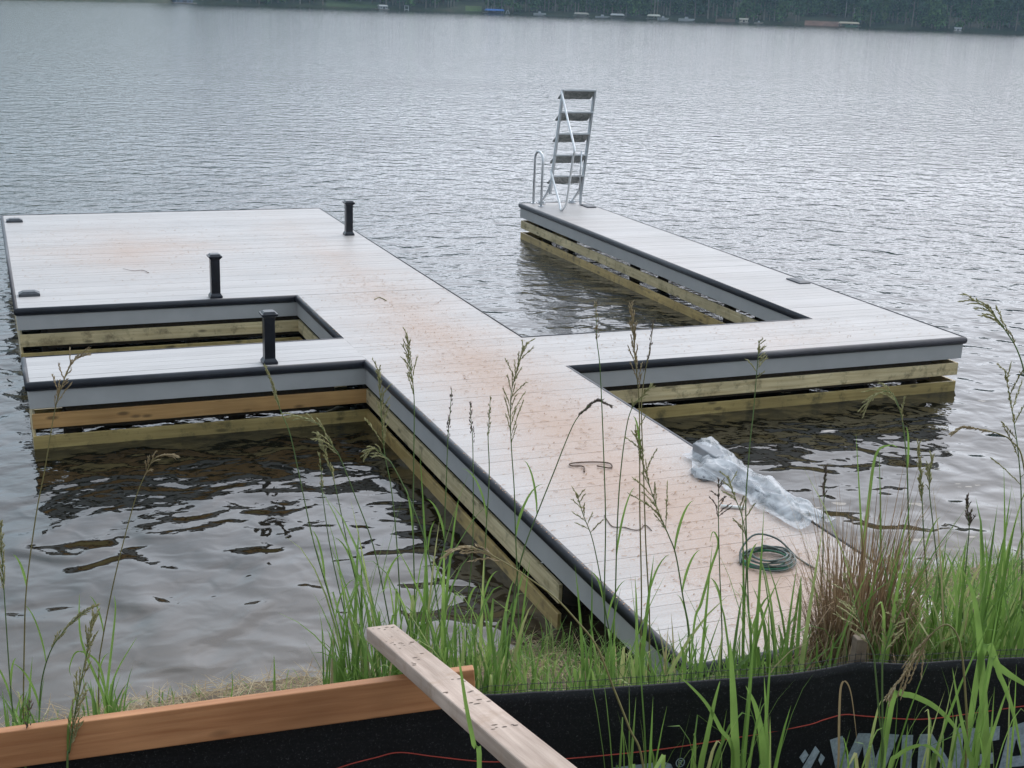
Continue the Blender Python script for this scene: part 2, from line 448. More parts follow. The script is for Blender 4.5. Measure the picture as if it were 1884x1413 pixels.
for i in range(n):
    sweep(i, bull).build('edge_trim', MAT['nosing'], dock, True)
    slab(i, -0.022, 0.014, -0.246, -0.0845).build('fascia_board', MAT['fascia'], dock)
    if i == 0: continue
    d = V(outline[(i+1) % n])-V(outline[i])
    alx = abs(d.x) > abs(d.y)
    t = ('a', -4.72) if i == 1 else (('b', -4.72) if i == n-1 else None)
    up = MAT['orangex'] if i == n-2 else (MAT['pinex'] if alx else MAT['piney'])
    def side(o0, o1, z0, z1, mat, lab=None):
        segs = [t]
        if i == 5: segs = [('b', 5.62), ('a', 5.612)]       # two lengths butted together
        for q in segs:
            m = slab(i, o0, o1, z0, z1, q)
            o = m.build('side_board', mat, dock, bevel=0.004)
            if lab: o['label'] = lab
    side(-0.028, 0.0, -0.443, -0.303, up, 'fresh orange-brown side board' if i == n-2 else None)
    side(-0.029, -0.001, -0.655, -0.516, MAT['wetx'] if alx else MAT['wety'])
# framing and piles under the deck
def joists(x0, x1, y0, y1):
    m = MB(); x = x0+0.10
    while x < x1-0.06:
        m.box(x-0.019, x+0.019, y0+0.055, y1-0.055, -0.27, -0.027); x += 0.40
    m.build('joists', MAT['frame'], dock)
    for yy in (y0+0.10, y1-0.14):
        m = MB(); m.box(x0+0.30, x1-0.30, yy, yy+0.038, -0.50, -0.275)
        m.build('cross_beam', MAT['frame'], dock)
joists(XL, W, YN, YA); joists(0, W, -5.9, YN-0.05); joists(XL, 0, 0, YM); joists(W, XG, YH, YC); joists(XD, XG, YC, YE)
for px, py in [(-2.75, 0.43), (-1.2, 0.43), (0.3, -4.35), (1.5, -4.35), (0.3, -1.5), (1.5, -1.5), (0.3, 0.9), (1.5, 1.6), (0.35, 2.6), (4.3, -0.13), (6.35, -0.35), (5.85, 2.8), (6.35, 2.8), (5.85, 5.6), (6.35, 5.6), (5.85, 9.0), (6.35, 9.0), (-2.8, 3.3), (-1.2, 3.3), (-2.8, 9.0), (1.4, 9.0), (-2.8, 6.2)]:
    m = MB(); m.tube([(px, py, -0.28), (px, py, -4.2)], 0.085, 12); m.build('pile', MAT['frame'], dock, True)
# low flip-up cleats along the outer edges
for k, (px, py, al) in enumerate([(-2.97, 8.80, 1), (-2.97, 3.62, 1), (6.58, 8.92, 0), (6.60, 2.37, 0)]):
    m = MB()
    hx, hy = (0.115, 0.07) if al else (0.085, 0.16)
    z = 0.055 if al else 0.03
    m.hexa([(px-hx, py-hy, 0.001), (px+hx, py-hy, 0.001), (px+hx, py+hy, 0.001), (px-hx, py+hy, 0.001), (px-hx, py-hy, z*0.55), (px+hx, py-hy, z*0.55), (px+hx, py+hy, z*0.55), (px-hx, py+hy, z*0.55)])
    m.hexa([(px-hx, py-hy, z*0.55), (px+hx, py-hy, z*0.55), (px+hx, py+hy, z*0.55), (px-hx, py+hy, z*0.55), (px-hx*0.55, py-hy*0.7, z), (px+hx*0.55, py-hy*0.7, z), (px+hx*0.55, py+hy*0.7, z), (px-hx*0.55, py+hy*0.7, z)])
    m.build('cleat', MAT['cleat'], dock)

# ------------------------------------------------------------------ black posts
for (px, py), lab in zip([(1.655, 6.85), (-0.95, 3.075), (-0.935, 0.115)],
        ['short black square post on the far right platform edge, against open water',
         'short black square post at the platform edge, behind the rectangular boat slip',
         'short black square post on the narrow near finger, closest to the shore grass']):
    t = thing('post', (px, py, 0), lab, 'post', 'black posts on the dock')
    m = MB(); m.box(px-0.052, px+0.052, py-0.052, py+0.052, 0.002, 0.470); m.build('shaft', MAT['black'], t, bevel=0.005)
    m = MB(); m.frustum(px, py, 0.002, 0.026, 0.072, 0.072); m.frustum(px, py, 0.026, 0.055, 0.070, 0.0525); m.build('base_skirt', MAT['black'], t, bevel=0.003)
    m = MB(); m.frustum(px, py, 0.452, 0.478, 0.0535, 0.074); m.frustum(px, py, 0.478, 0.496, 0.078, 0.078); m.frustum(px, py, 0.496, 0.516, 0.066, 0.050); m.build('cap', MAT['black'], t, bevel=0.003)

# ------------------------------------------------------------------ flip-up swim ladder
xl, xr = 5.93, 6.53
lad = thing('swim_ladder', (6.2, 9.2, 0), 'tall aluminium swim ladder with five treads flipped upright on the far dock finger', 'ladder')
def railp(x, t):                      # t 0 at the deck .. 1 at the top
    return V((x, 9.19-0.40*t, 2.04*t))
for x in (xl, xr):
    m = MB()
    a, b = railp(x, 0.10), railp(x, 1.0)
    hw = 0.017
    m.hexa([(a.x-hw, a.y-0.03, a.z), (a.x+hw, a.y-0.03, a.z), (a.x+hw, a.y+0.03, a.z), (a.x-hw, a.y+0.03, a.z), (b.x-hw, b.y-0.03, b.z), (b.x+hw, b.y-0.03, b.z), (b.x+hw, b.y+0.03, b.z), (b.x-hw, b.y+0.03, b.z)])
    m.build('side_rail', MAT['alu'], lad)
    m = MB()
    m.tube(spline([railp(x, 0.20)+V((0, 0.02, 0)), railp(x, 0.11)+V((-0.03, 0.06, 0)), V((x-0.06, 9.32, 0.08)), V((x-0.09, 9.38, 0.012))], 4), 0.02, 8)
    m.build('hinge_arm', MAT['alu'], lad, True)
    m = MB(); m.box(x-0.13, x-0.01, 9.30, 9.42, 0.006, 0.016)
    m.tube([(x-0.12, 9.36, 0.035), (x-0.02, 9.36, 0.035)], 0.022, 10); m.build('hinge_plate', MAT['alu'], lad)
m = MB(); a = railp(xr, 0.10); m.box(a.x-0.016, a.x+0.016, a.y-0.02, a.y+0.02, 0.006, a.z); m.build('foot', MAT['alu'], lad)
for k in range(5):
    z = 2.035-k*0.375
    y = railp(0, z/2.04).y
    m = MB()
    # tread plate: near lip up, far edge hanging down behind the rails
    p0 = V((0, y-0.03, z)); p1 = V((0, y+0.20, z-0.155))
    dn = V((0, -0.155, -0.23)).normalized()*0.022
    x0, x1 = xl-0.005, xr+0.005
    m.hexa([V((x0, p0.y, p0.z))+dn, V((x1, p0.y, p0.z))+dn, V((x1, p1.y, p1.z))+dn, V((x0, p1.y, p1.z))+dn, (x0, p0.y, p0.z), (x1, p0.y, p0.z), (x1, p1.y, p1.z), (x0, p1.y, p1.z)])
    tr = m.build('tread', MAT['tread'], lad)
    m = MB(); m.box(x0-0.004, x1+0.004, y-0.047, y-0.031, z-0.022, z+0.006); m.build('tread_lip', MAT['alu'], tr)
m = MB()
hp = [on(u, v, 0, xl-0.03) for u, v in [(1033, 168), (1045, 222), (1056.5, 272), (1054, 292), (1048, 335), (1042, 374)]]
hp += [V((xl-0.03, 8.50, 0.03)), V((xl-0.03, 8.60, 0.022))]
hp += [on(u, v, 0, xl-0.03) for u, v in [(1029, 372), (1021, 343), (1013, 313)]]
hp = [hp[0], hp[1]]+hp[2:]
m.tube(spline(hp, 6), 0.019, 10); m.build('handrail', MAT['alub'], lad, True)
m = MB(); m.tube([(6.42, 8.98, 0.30), (6.40, 8.93, 0.98)], 0.014, 8); m.build('strut', MAT['alu'], lad, True)
gr = MB()
gp = [(5.72, 9.39, 0.005), (5.72, 9.39, 0.80)]+[(5.72, 9.215+0.175*math.cos(a), 0.80+0.14*math.sin(a)) for a in [PI*k/8 for k in range(1, 8)]]+[(5.72, 9.04, 0.80), (5.72, 9.04, 0.005)]
gh = thing('grab_rail', (5.72, 9.2, 0), 'narrow upright aluminium hoop standing at the dock corner beside the swim ladder', 'handrail')
gr.tube(gp, 0.021, 10); gr.build('hoop_tube', MAT['alu'], gh, True)
for yy in (9.39, 9.04):
    m = MB(); m.tube([(5.72, yy, 0.003), (5.72, yy, 0.014)], 0.05, 14); m.build('foot_plate', MAT['alu'], gh)

# ------------------------------------------------------------------ things lying on the deck
pb = thing('plastic_bundle', (1.7, -4.2, 0), 'crumpled clear plastic film wrapped round grey offcuts along the right walkway edge', 'plastic sheet')
m = MB(); rows = []
NY, NX = 120, 50
def ridge(p): return 1-abs(noise.noise(p))*2.2
for i in range(NY+1):
    t = i/NY
    y = -3.42-1.62*t
    wd = 0.31+0.06*math.sin(t*PI)+0.15*math.exp(-((t-0.28)/0.09)**2)+0.05*noise.noise(V((t*9, 0, 5)))
    xc = 1.945
    hump = (0.098-0.06*t)*(0.85+0.5*noise.noise(V((t*7, 3, 1))))
    r = []
    for j in range(NX+1):
        s_ = j/NX
        x = xc-wd*s_
        prof = max(0.0, math.cos(min(1.0, abs(s_-0.36)/0.44)*PI/2))**0.6
        h = 0.018+hump*prof
        if s_ > 0.62 and 0.16 < t < 0.42: h += 0.05*math.sin((t-0.16)/0.26*PI)*math.sin((s_-0.62)/0.38*PI)
        cr = ridge(V((x*9+y*2.4, y*1.9-x*1.0, 2)))*0.026+ridge(V((x*13-y*5, y*4+x*3, 7)))*0.009
        h += cr*(0.5+prof)
        if s_ < 0.07: h = h*0.3-(0.07-s_)*1.1
        r.append((x+0.022*noise.noise(V((y*10, s_*8, 9))), y+0.025*noise.noise(V((s_*7, t*16, 4))), max(h, 0.007) if s_ > 0.07 else h+0.04))
    rows.append(r)
m.grid(rows); m.build('film', MAT['plastic'], pb, True)
m = MB(); m.box(1.70, 1.825, -3.80, -3.445, 0.003, 0.12); m.box(1.70, 1.82, -4.5, -3.83, 0.003, 0.07)
m.box(1.50, 1.62, -3.98, -3.78, 0.003, 0.045); m.box(1.70, 1.80, -4.85, -4.52, 0.003, 0.03)
m.build('grey_offcuts', MAT['greyboard'], pb, bevel=0.01)
m = MB(); m.tube([on(1326, 931, 2, 0.014), on(1370, 934, 2, 0.014)], 0.012, 10)
tag(m.build('pipe', MAT['whitepipe'], smooth=True), 'short thin white pipe lying on the deck against the plastic film', 'pipe')

hc = on(1412, 1036, 2, 0.0)
hs = thing('hose_coil', hc, 'dark green hose coiled on the walkway next to the rust-brown grass tuft', 'hose')
for nm, mt, r0, cnt, off in (('hose_loops', MAT['hose'], 0.165, 6.3, 0.0), ('green_hose_loops', MAT['hosegreen'], 0.15, 2.2, 1.2)):
    m = MB(); pts = []
    for k in range(int(cnt*22)):
        a = off+2*PI*k/22
        rr = r0-0.010*(k/22)+0.012*math.sin(k*0.31)
        pts.append(hc+V((rr*math.cos(a)*1.12+0.012*math.sin(k*0.13), rr*math.sin(a)+0.01*math.cos(k*0.17), 0.012+0.011*(k/22) % 0.07+0.006*math.sin(k*0.7))))
    m.tube(pts, 0.0065, 8); m.build(nm, mt, hs, True)
m = MB(); m.tube(spline([hc+V((-0.19, 0.02, 0.01)), hc+V((-0.13, 0.12, 0.06)), hc+V((0.0, 0.17, 0.13)), hc+V((0.13, 0.10, 0.11)), hc+V((0.21, -0.03, 0.02)), hc+V((0.24, -0.2, 0.01))], 6), 0.0065, 8)
m.build('raised_loop', MAT['hose'], hs, True)

m = MB(); m.tube(spline([on(u, v, 2, 0.012) for u, v in [(1075, 868), (1073, 858), (1052, 857), (1049, 853), (1070, 850.5), (1100, 850), (1120, 852), (1126, 857), (1122, 861), (1098, 857)]], 5), 0.0055, 7)
tag(m.build('strap', MAT['strap'], smooth=True), 'thin brown strap bent into a flat loop on the middle of the walkway', 'strap')
m = MB(); m.tube(spline([on(u, v, 2, 0.006) for u, v in [(1112, 948), (1118, 958), (1128, 969), (1148, 970), (1166, 975), (1178, 974), (1184, 967), (1190, 967), (1199, 976)]], 5), 0.0035, 6)
tag(m.build('string', MAT['twig'], smooth=True), 'thin dark wavy string lying across the walkway sawdust', 'string')
m = MB(); m.tube(spline([on(u, v, 2, 0.009) for u, v in [(226, 494), (245, 498), (262, 497), (274, 502)]], 5), [0.002+0.0022*(k/15) for k in range(16)], 6)
tag(m.build('twig', MAT['twig'], smooth=True), 'dark curved twig lying on the left half of the big platform', 'twig')
m = MB(); m.tube(spline([on(u, v, 2, 0.006) for u, v in [(689, 551), (698, 547), (711, 553)]], 5), 0.005, 6)
tag(m.build('reed_scrap', MAT['stemtan'], smooth=True), 'small bent olive reed scrap on the walkway right of the boat slip', 'reed')

# shavings
m = MB(); rnd = random.Random(3)
for k in range(4200):
    z = rnd.random()
    if z < 0.62: x = min(1.8, max(0.03, rnd.gauss(1.0, 0.42))); y = rnd.uniform(-6.2, 4.0)
    elif z < 0.92: x = rnd.uniform(-3.0, 1.2); y = rnd.gauss(6.2, 1.5)
    else: x = rnd.uniform(2, 6.5); y = rnd.uniform(-0.6, 0.4)
    if x < 0.02 and y < YN+0.05: continue
    if y > YA-0.1: continue
    a = rnd.uniform(-0.9, 0.9) if rnd.random() < 0.8 else rnd.uniform(0, PI)
    l = rnd.uniform(0.006, 0.024)*(1.6 if rnd.random() < 0.06 else 1); wd = rnd.uniform(0.001, 0.003)
    d = V((math.cos(a), math.sin(a), 0)); s = V((-d.y, d.x, 0)); c = V((x, y, 0.004))
    h = rnd.uniform(0.001, 0.008)
    m.grid([[c-d*l-s*wd, c-d*l+s*wd], [c-s*wd+V((0, 0, h)), c+s*wd+V((0, 0, h))], [c+d*l-s*wd, c+d*l+s*wd]])
for k in range(320):
    y = rnd.uniform(-6.0, 2.9); x = rnd.uniform(-0.030, -0.004)
    if -0.05 < y < YM+0.05: continue
    l = rnd.uniform(0.003, 0.007)
    m.quad((x-l, y-l, 0.0085), (x+l, y-l*0.4, 0.0085), (x+l*0.6, y+l, 0.0085), (x-l*0.6, y+l*0.6, 0.0085))
stuff(m.build('wood_shavings', MAT['chips']))

# ------------------------------------------------------------------ silt fence, boards
FA = V((-1.812, -8.043)); FD = V((2.096, -0.404)).normalized(); FN = V((-FD.y, FD.x))*-1      # FN faces the camera
if FN.dot(V((CAM.x, CAM.y))-FA) < 0: FN = -FN
def fence_pt(s, z, off=0.0):
    wob = 0.012*math.sin(s*2.3+0.6)+0.006*math.sin(s*7.1)*(1.1-z)+0.014*noise.noise(V((s*3, z*2.5, 0)))+0.005*noise.noise(V((s*9, z*4, 5)))
    bul = 0.03*math.exp(-((s-1.47)/0.16)**2)*(-1)
    p = FA+FD*s+FN*(wob+bul+off)
    return V((p.x, p.y, z))
def fence_top(s):
    z = 1.008+0.010*math.exp(-((s-1.47)/0.10)**2)
    if s < 0: z += s*0.045
    return z
def fence_px(u, v, off=0.004):               # pixel -> fence face
    d = ray(u, v); nn = V((FN.x, FN.y, 0)); a = V((FA.x, FA.y, 0))
    p = CAM+d*((a-CAM).dot(nn)/d.dot(nn))
    return (V((p.x, p.y))-FA).dot(FD), p.z
fen = thing('silt_fence', (*FA, 0.3), 'low black woven silt fence with pale blue lettering and a red thread along the bank', 'fence')
m = MB(); rows = []
ss = [-3.2+0.05*k for k in range(145)]
for j in range(25):
    rows.append([fence_pt(s, 0.12+(fence_top(s)-0.12)*j/24) for s in ss])
rows.append([fence_pt(s, fence_top(s)+0.001, -0.012) for s in ss])
m.grid(rows)
fo = m.build('fabric', MAT['fabric'], fen, True)
so = fo.modifiers.new('thickness', 'SOLIDIFY'); so.thickness = 0.002
m = MB()
for a in (0.012, 0.036):
    m.tube([fence_pt(s, fence_top(s)+a-0.012*(s < 0), -0.006) for s in ss if s > -0.1], 0.0011, 4)
k = -0.1
while k < 3.6:
    m.tube([fence_pt(k, fence_top(k)-0.004, -0.006), fence_pt(k+random.uniform(-.004, .004), fence_top(k)+0.042, -0.006)], 0.0011, 4); k += 0.024
m.build('top_netting', MAT['net'], fen)
m = MB(); tp = [fence_px(u, v) for u, v in [(560, 1440), (630, 1410), (690, 1395), (735, 1384), (800, 1391), (890, 1398), (960, 1396), (1040, 1392), (1200, 1377), (1350, 1357), (1480, 1337), (1520, 1328), (1560, 1322), (1600, 1325), (1700, 1327), (1800, 1313), (1884, 1300), (2000, 1285)]]
m.tube(spline([fence_pt(s, z, 0.003) for s, z in tp], 8), 0.0022, 5); m.build('red_thread', MAT['red'], fen, True)
# lettering: WINFA... with a chevron mark, and the end of the mark before it
LET = []
def zq(ox, oy, sc, *pts): LET.append([(ox+x/sc, oy+y/sc) for x, y in pts])
def A(*p): zq(1460, 1300, 4.443, *p)
def B(*p): zq(1080, 1330, 4.486, *p)
A((318, 300), (430, 275), (500, 640), (395, 650)); A((560, 255), (640, 255), (500, 640), (395, 650))
A((590, 256), (660, 255), (735, 640), (630, 645)); A((780, 255), (885, 255), (735, 640), (630, 645))
A((910, 255), (995, 250), (975, 640), (885, 640))
A((1050, 245), (1120, 243), (1105, 640), (1020, 640)); A((1070, 246), (1150, 240), (1400, 640), (1310, 640)); A((1325, 190), (1400, 185), (1385, 640), (1300, 640))
A((1445, 190), (1520, 182), (1495, 640), (1415, 640)); A((1520, 182), (1690, 160), (1685, 275), (1515, 300)); A((1508, 400), (1640, 380), (1637, 470), (1503, 492))
A((1775, 180), (1860, 145), (1740, 640), (1650, 640)); A((1800, 165), (1900, 130), (2030, 640), (1935, 640)); A((1755, 420), (1965, 395), (1985, 480), (1735, 505))
A((98, 355), (127, 402), (80, 466), (48, 416)); A((187, 333), (226, 384), (140, 520), (72, 505)); A((238, 400), (276, 442), (238, 502), (214, 452)); A((72, 515), (140, 530), (200, 600), (160, 640))
NA = len(LET)
B((200, 352), (290, 343), (280, 700), (190, 700)); B((290, 343), (610, 305), (610, 390), (290, 425)); B((610, 305), (690, 335), (640, 420), (600, 390)); B((690, 335), (725, 410), (660, 450), (640, 420)); B((725, 410), (710, 500), (640, 480), (660, 450)); B((290, 480), (640, 480), (710, 500), (290, 560))
lm = MB()
for qi, q in enumerate(LET):
    if qi == NA: lm.build('lettering', MAT['print'], fen); lm = MB()
    P = [fence_px(u, v) for u, v in q]
    rows = []
    for i in range(7):
        a = i/6; r = []
        for j in range(5):
            b_ = j/4
            top = (P[0][0]*(1-b_)+P[1][0]*b_, P[0][1]*(1-b_)+P[1][1]*b_); bot = (P[3][0]*(1-b_)+P[2][0]*b_, P[3][1]*(1-b_)+P[2][1]*b_)
            r.append(fence_pt(top[0]*(1-a)+bot[0]*a, top[1]*(1-a)+bot[1]*a, 0.0035+0.0002*(LET.index(q) % 5)))
        rows.append(r)
    lm.grid(rows)
c = fence_px(1251.2, 1402.5); ring = []; ri = []
for k in range(21):
    a = 2*PI*k/20
    ring.append(fence_pt(c[0]+0.0185*math.cos(a), c[1]+0.0205*math.sin(a), 0.0035)); ri.append(fence_pt(c[0]+0.0145*math.cos(a), c[1]+0.0165*math.sin(a), 0.0035))
lm.grid([ring, ri])
for (x0, x1, y0, y1) in ((-.008, -.004, -.010, .010), (-.004, .006, .006, .010), (-.004, .006, -.002, .002), (.004, .008, .001, .007)):
    lm.grid([[fence_pt(c[0]+x0, c[1]+y1, .0036), fence_pt(c[0]+x1, c[1]+y1, .0036)], [fence_pt(c[0]+x0, c[1]+y0, .0036), fence_pt(c[0]+x1, c[1]+y0, .0036)]])
lm.grid([[fence_pt(c[0]-.002, c[1]-.002, .0036), fence_pt(c[0]+.003, c[1]-.002, .0036)], [fence_pt(c[0]+.005, c[1]-.010, .0036), fence_pt(c[0]+.010, c[1]-.010, .0036)]])
lm.build('lettering', MAT['print'], fen)
st = fence_pt(1.47, 0.0, -0.035)
m = MB(); hw = 0.023
dx, dy = FD*hw, FN*hw
P = V((st.x, st.y))
def ringp(zc, k=1.0, sh=V((0, 0))): return [(*(P-dx*k-dy*k+sh), zc), (*(P+dx*k-dy*k+sh), zc), (*(P+dx*k+dy*k+sh), zc), (*(P-dx*k+dy*k+sh), zc)]
m.hexa(ringp(0.1)+ringp(1.105, 0.97)); so = m.build('stake', MAT['stake'], fen, bevel=0.004)

# orange board along the fence
bA, bB = V((-3.455, -7.772, 1.012)), V((-1.892, -8.093, 1.149))
d = (bB-bA).normalized(); bn = V((-d.y, d.x, 0)).normalized()
if bn.dot(V((0, 1, 0))) < 0: bn = -bn
oc_ = bA-d*0.7
ob = bpy.data.objects.new('plank', bpy.data.meshes.new('plank')); COL.objects.link(ob)
def lumber_obj(o, a, b, side, down, w, h, mat, bev=0.004):
    """a mesh with its length along local x: corner line a-b is the near top edge"""
    L_ = (b-a).length; x = (b-a).normalized(); y = (side-x*side.dot(x)).normalized(); z = x.cross(y)
    if z.dot(down) > 0: sgn = 1
    else: sgn = -1
    m = MB(); m.box(0, L_, 0, w, min(0, sgn*h), max(0, sgn*h))
    o.data.from_pydata([tuple(v) for v in m.v], [], m.f); o.data.materials.append(mat)
    o.matrix_world = Matrix.Translation(a) @ Matrix((x, y, z)).transposed().to_4x4()
    bv = o.modifiers.new('bevel', 'BEVEL'); bv.width = bev; bv.segments = 2
lumber_obj(ob, oc_, bB, bn, V((0, 0, -1)), 0.038, 0.140, MAT['cedar'])
tag(ob, 'long fresh orange plank on edge along the top of the black fence', 'plank')

# weathered post lying over the plank
e0 = CAM+ray(700, 1151)*5.0
e1 = CAM+ray(1018, 1413)*3.2
ax = (e1-e0).normalized()
p = (RX-ax*RX.dot(ax)).normalized()
sd = V((ax.y, -ax.x, 0)).normalized()
if sd.dot(RX) < 0: sd = -sd
wo = bpy.data.objects.new('timber', bpy.data.meshes.new('timber')); COL.objects.link(wo)
lumber_obj(wo, e0-sd*0.056, e1+ax*0.8-sd*0.056, sd, V((0, 0, -1)), 0.112, 0.054, MAT['weathered'], 0.005)
tag(wo, 'weathered grey-white timber resting across the orange plank, full of nail holes', 'timber')
m = MB()                                    # nail holes and saw marks, sunk dark dots
wi = wo.matrix_world
for k in range(46):
    L_ = (e1-e0).length
    x = random.choice([0.04, 0.07, 0.30, 0.36, 0.62, 0.95, 1.1, 1.25, 1.5])+random.gauss(0, 0.03); y = random.uniform(0.012, 0.10)
    if x < 0.01: continue
    r = random.uniform(0.0026, 0.0055); rx_ = r*random.uniform(1, 2.2)
    zz = 0.0009
    zd = -1 if wi.to_3x3().col[2].z < 0 else 1
    m.f.append(tuple(range(len(m.v), len(m.v)+8))); m.mi.append(0)
    for q in range(8):
        a = 2*PI*q/8*zd
        m.v.append(V((x+r*math.cos(a), y+rx_*math.sin(a), zd*zz)))
me = bpy.data.meshes.new('nail_holes'); me.from_pydata([tuple(v) for v in m.v], [], m.f); me.materials.append(MAT['headdark'])
nh = bpy.data.objects.new('nail_holes', me); COL.objects.link(nh); nh.parent = wo

# ------------------------------------------------------------------ grasses
def blade(m, pts, wd, mi=0, side=None):
    """a grass leaf: a tapering strip folded along its midrib"""
    n_ = len(pts); rows = []
    for i, p in enumerate(pts):
        t = i/(n_-1)
        tg = (pts[min(i+1, n_-1)]-pts[max(i-1, 0)]).normalized()
        sd = side if side is not None else RX
        s = sd-tg*sd.dot(tg)
        if s.length < 1e-4: s = tg.orthogonal()
        s.normalize(); nn = s.cross(tg)
        w_ = wd*(min(1, 0.45+t*2.2))*(1-t**2.2)**0.9+0.0004
        rows.append([p-s*w_/2, p+nn*w_*0.16, p+s*w_/2])
    m.grid(rows, mi)
def arch(base, height, lean, ang, droop, n_=7):
    d = V((math.cos(ang), math.sin(ang), 0)); out = []
    for i in range(n_):
        t = i/(n_-1)
        out.append(base+V((0, 0, height*(t-droop*t**3)))+d*lean*t**1.6)
    if random.random() < 0.13:                # a blade snapped over
        i = random.choice([3, 4]) if n_ > 5 else n_-2
        e = (out[-1]-out[i]).length; o2 = V((d.x*0.75, d.y*0.75, -0.65)).normalized()
        for k in range(i+1, n_): out[k] = out[i]+o2*e*(k-i)/(n_-1-i)
    return out
def spikelet(m, p, d, l, w_, mi):
    s = d.orthogonal().normalized(); s.rotate(Matrix.Rotation(random.random()*6.28, 3, d)); b_ = d.cross(s)
    n_ = len(m.v); mid = p+d*l*0.45
    m.v += [p, mid+s*w_, mid+b_*w_, mid-s*w_, mid-b_*w_, p+d*l]
    for a, b2 in ((1, 2), (2, 3), (3, 4), (4, 1)):
        m.f.append((n_, n_+a, n_+b2)); m.mi.append(mi); m.f.append((n_+5, n_+b2, n_+a)); m.mi.append(mi)
def seed_head(m, line, style, mi=0, rnd=random):
    """line runs from the tip down to where the head begins"""
    L_ = sum((line[i+1]-line[i]).length for i in range(len(line)-1))
    def at(t):
        f = t*(len(line)-1); i = min(int(f), len(line)-2); return line[i].lerp(line[i+1], f-i), (line[i]-line[i+1]).normalized()
    if style == 'spike':
        k = int(L_/0.0055)
        for i in range(k):
            t = rnd.random(); p, d = at(t)
            o = V((rnd.gauss(0, 1), rnd.gauss(0, 1), rnd.gauss(0, 1))).normalized()
            dd = (d+o*0.35).normalized()
            spikelet(m, p+o*0.006*(0.4+t), dd, rnd.uniform(0.014, 0.026), 0.0029, mi)
    else:
        nb = {'open': 22, 'sparse': 10, 'fan': 12, 'tight': 24}[style]
        for i in range(nb):
            t = (i+rnd.random()*0.6)/nb
            p, d = at(t)
            o = RX*rnd.choice([-1, 1])*rnd.uniform(0.4, 1)+V((rnd.gauss(0, .4), rnd.gauss(0, .4), 0))
            sp = {'open': 0.62 if i % 4 == 0 else 0.30, 'sparse': 0.95, 'fan': 0.42, 'tight': 0.22}[style]
            dd = (d+o.normalized()*sp*rnd.uniform(0.5, 1.2)).normalized()
            bl = L_*{'open': 0.34 if i % 4 == 0 else 0.22, 'sparse': 0.33, 'fan': 0.42, 'tight': 0.2}[style]*(0.5+0.8*t)*rnd.uniform(0.7, 1.15)
            droop = {'open': 0.15, 'sparse': 0.1, 'fan': 0.35, 'tight': 0.1}[style]
            pts = [p+dd*bl*q/4+V((0, 0, -droop*bl*(q/4)**2)) for q in range(5)]
            m.tube(pts, 0.0018, 3, False, mi)
            ks = max(4, int(bl/0.0065))
            for q in range(ks):
                f = (0.12+0.88*q/ks)*4; a = min(int(f), 3); pp = pts[a].lerp(pts[a+1], f-a)
                spikelet(m, pp, ((pts[a+1]-pts[a]).normalized()+V((rnd.gauss(0, .22), rnd.gauss(0, .22), rnd.gauss(0, .22)))).normalized(), rnd.uniform(0.013, 0.023), 0.0027, mi)
        k = int(L_*0.5/0.005)
        for i in range(k):
            p, d = at(rnd.random()*0.4); spikelet(m, p, (d+V((rnd.gauss(0, .25), rnd.gauss(0, .25), 0))).normalized(), 0.020, 0.0034, mi)
HEADM = {'g': 'headgreen', 't': 'headtan', 'd': 'headdark'}
GROUP = 'tall seed-headed grass stalks on the bank'
def stalk(pts, D, nh, style, hm, label, leaves=2, stemm='stem', lean=0.0, r=0.0045):
    """pts: photo pixels from the tip down; nh points of them belong to the seed head"""
    P3 = []
    for i, (u, v) in enumerate(pts):
        P3.append(onD(u, v, D-lean*(1-i/(len(pts)-1))))
    b = P3[-1].copy(); dn = (P3[-1]-P3[-2]).normalized()
    dn = (dn*0.35+V((0, 0, -1))*0.65).normalized()
    for _ in range(400):
        if b.z <= ground_z(b.x, b.y): break
        b = b+dn*0.01
    b.z = ground_z(b.x, b.y)-0.01
    if (b-P3[-1]).length > 0.03: P3.append(b)
    line = spline(P3, 6)
    t = thing('grass_stalk', b, label, 'grass', GROUP)
    m = MB(); nL = len(line)
    m.tube([line[i] for i in range(nL-1, -1, -1)], [r*(0.35+0.65*i/(nL-1)) for i in range(nL-1, -1, -1)], 5)
    m.build('stem', MAT[stemm], t, True)
    if nh:
        m = MB(); seed_head(m, line[:nh*6+1], style); m.build('seed_head', MAT[HEADM[hm]], t)
    rnd = random.Random(int(pts[0][0]*7+pts[0][1]))
    L_ = nL-1
    for k in range(leaves):
        i = int(L_*(0.60+0.36*(k+rnd.random())/max(1, leaves)))
        p = line[min(i, L_)]; a = rnd.uniform(0, 2*PI); ln = rnd.uniform(0.22, 0.5)
        dirx = RX*rnd.choice([-1, 1])*rnd.uniform(0.4, 1)+FH*rnd.uniform(-0.5, 0.5)
        m = MB()
        ln_pts = [p+V((0, 0, ln*(q/7-0.30*(q/7)**3)))+dirx*ln*0.34*(q/7)**1.5 for q in range(8)]
        blade(m, ln_pts, rnd.uniform(0.009, 0.015)); m.build('leaf', MAT['blade'], t, True)
    return t
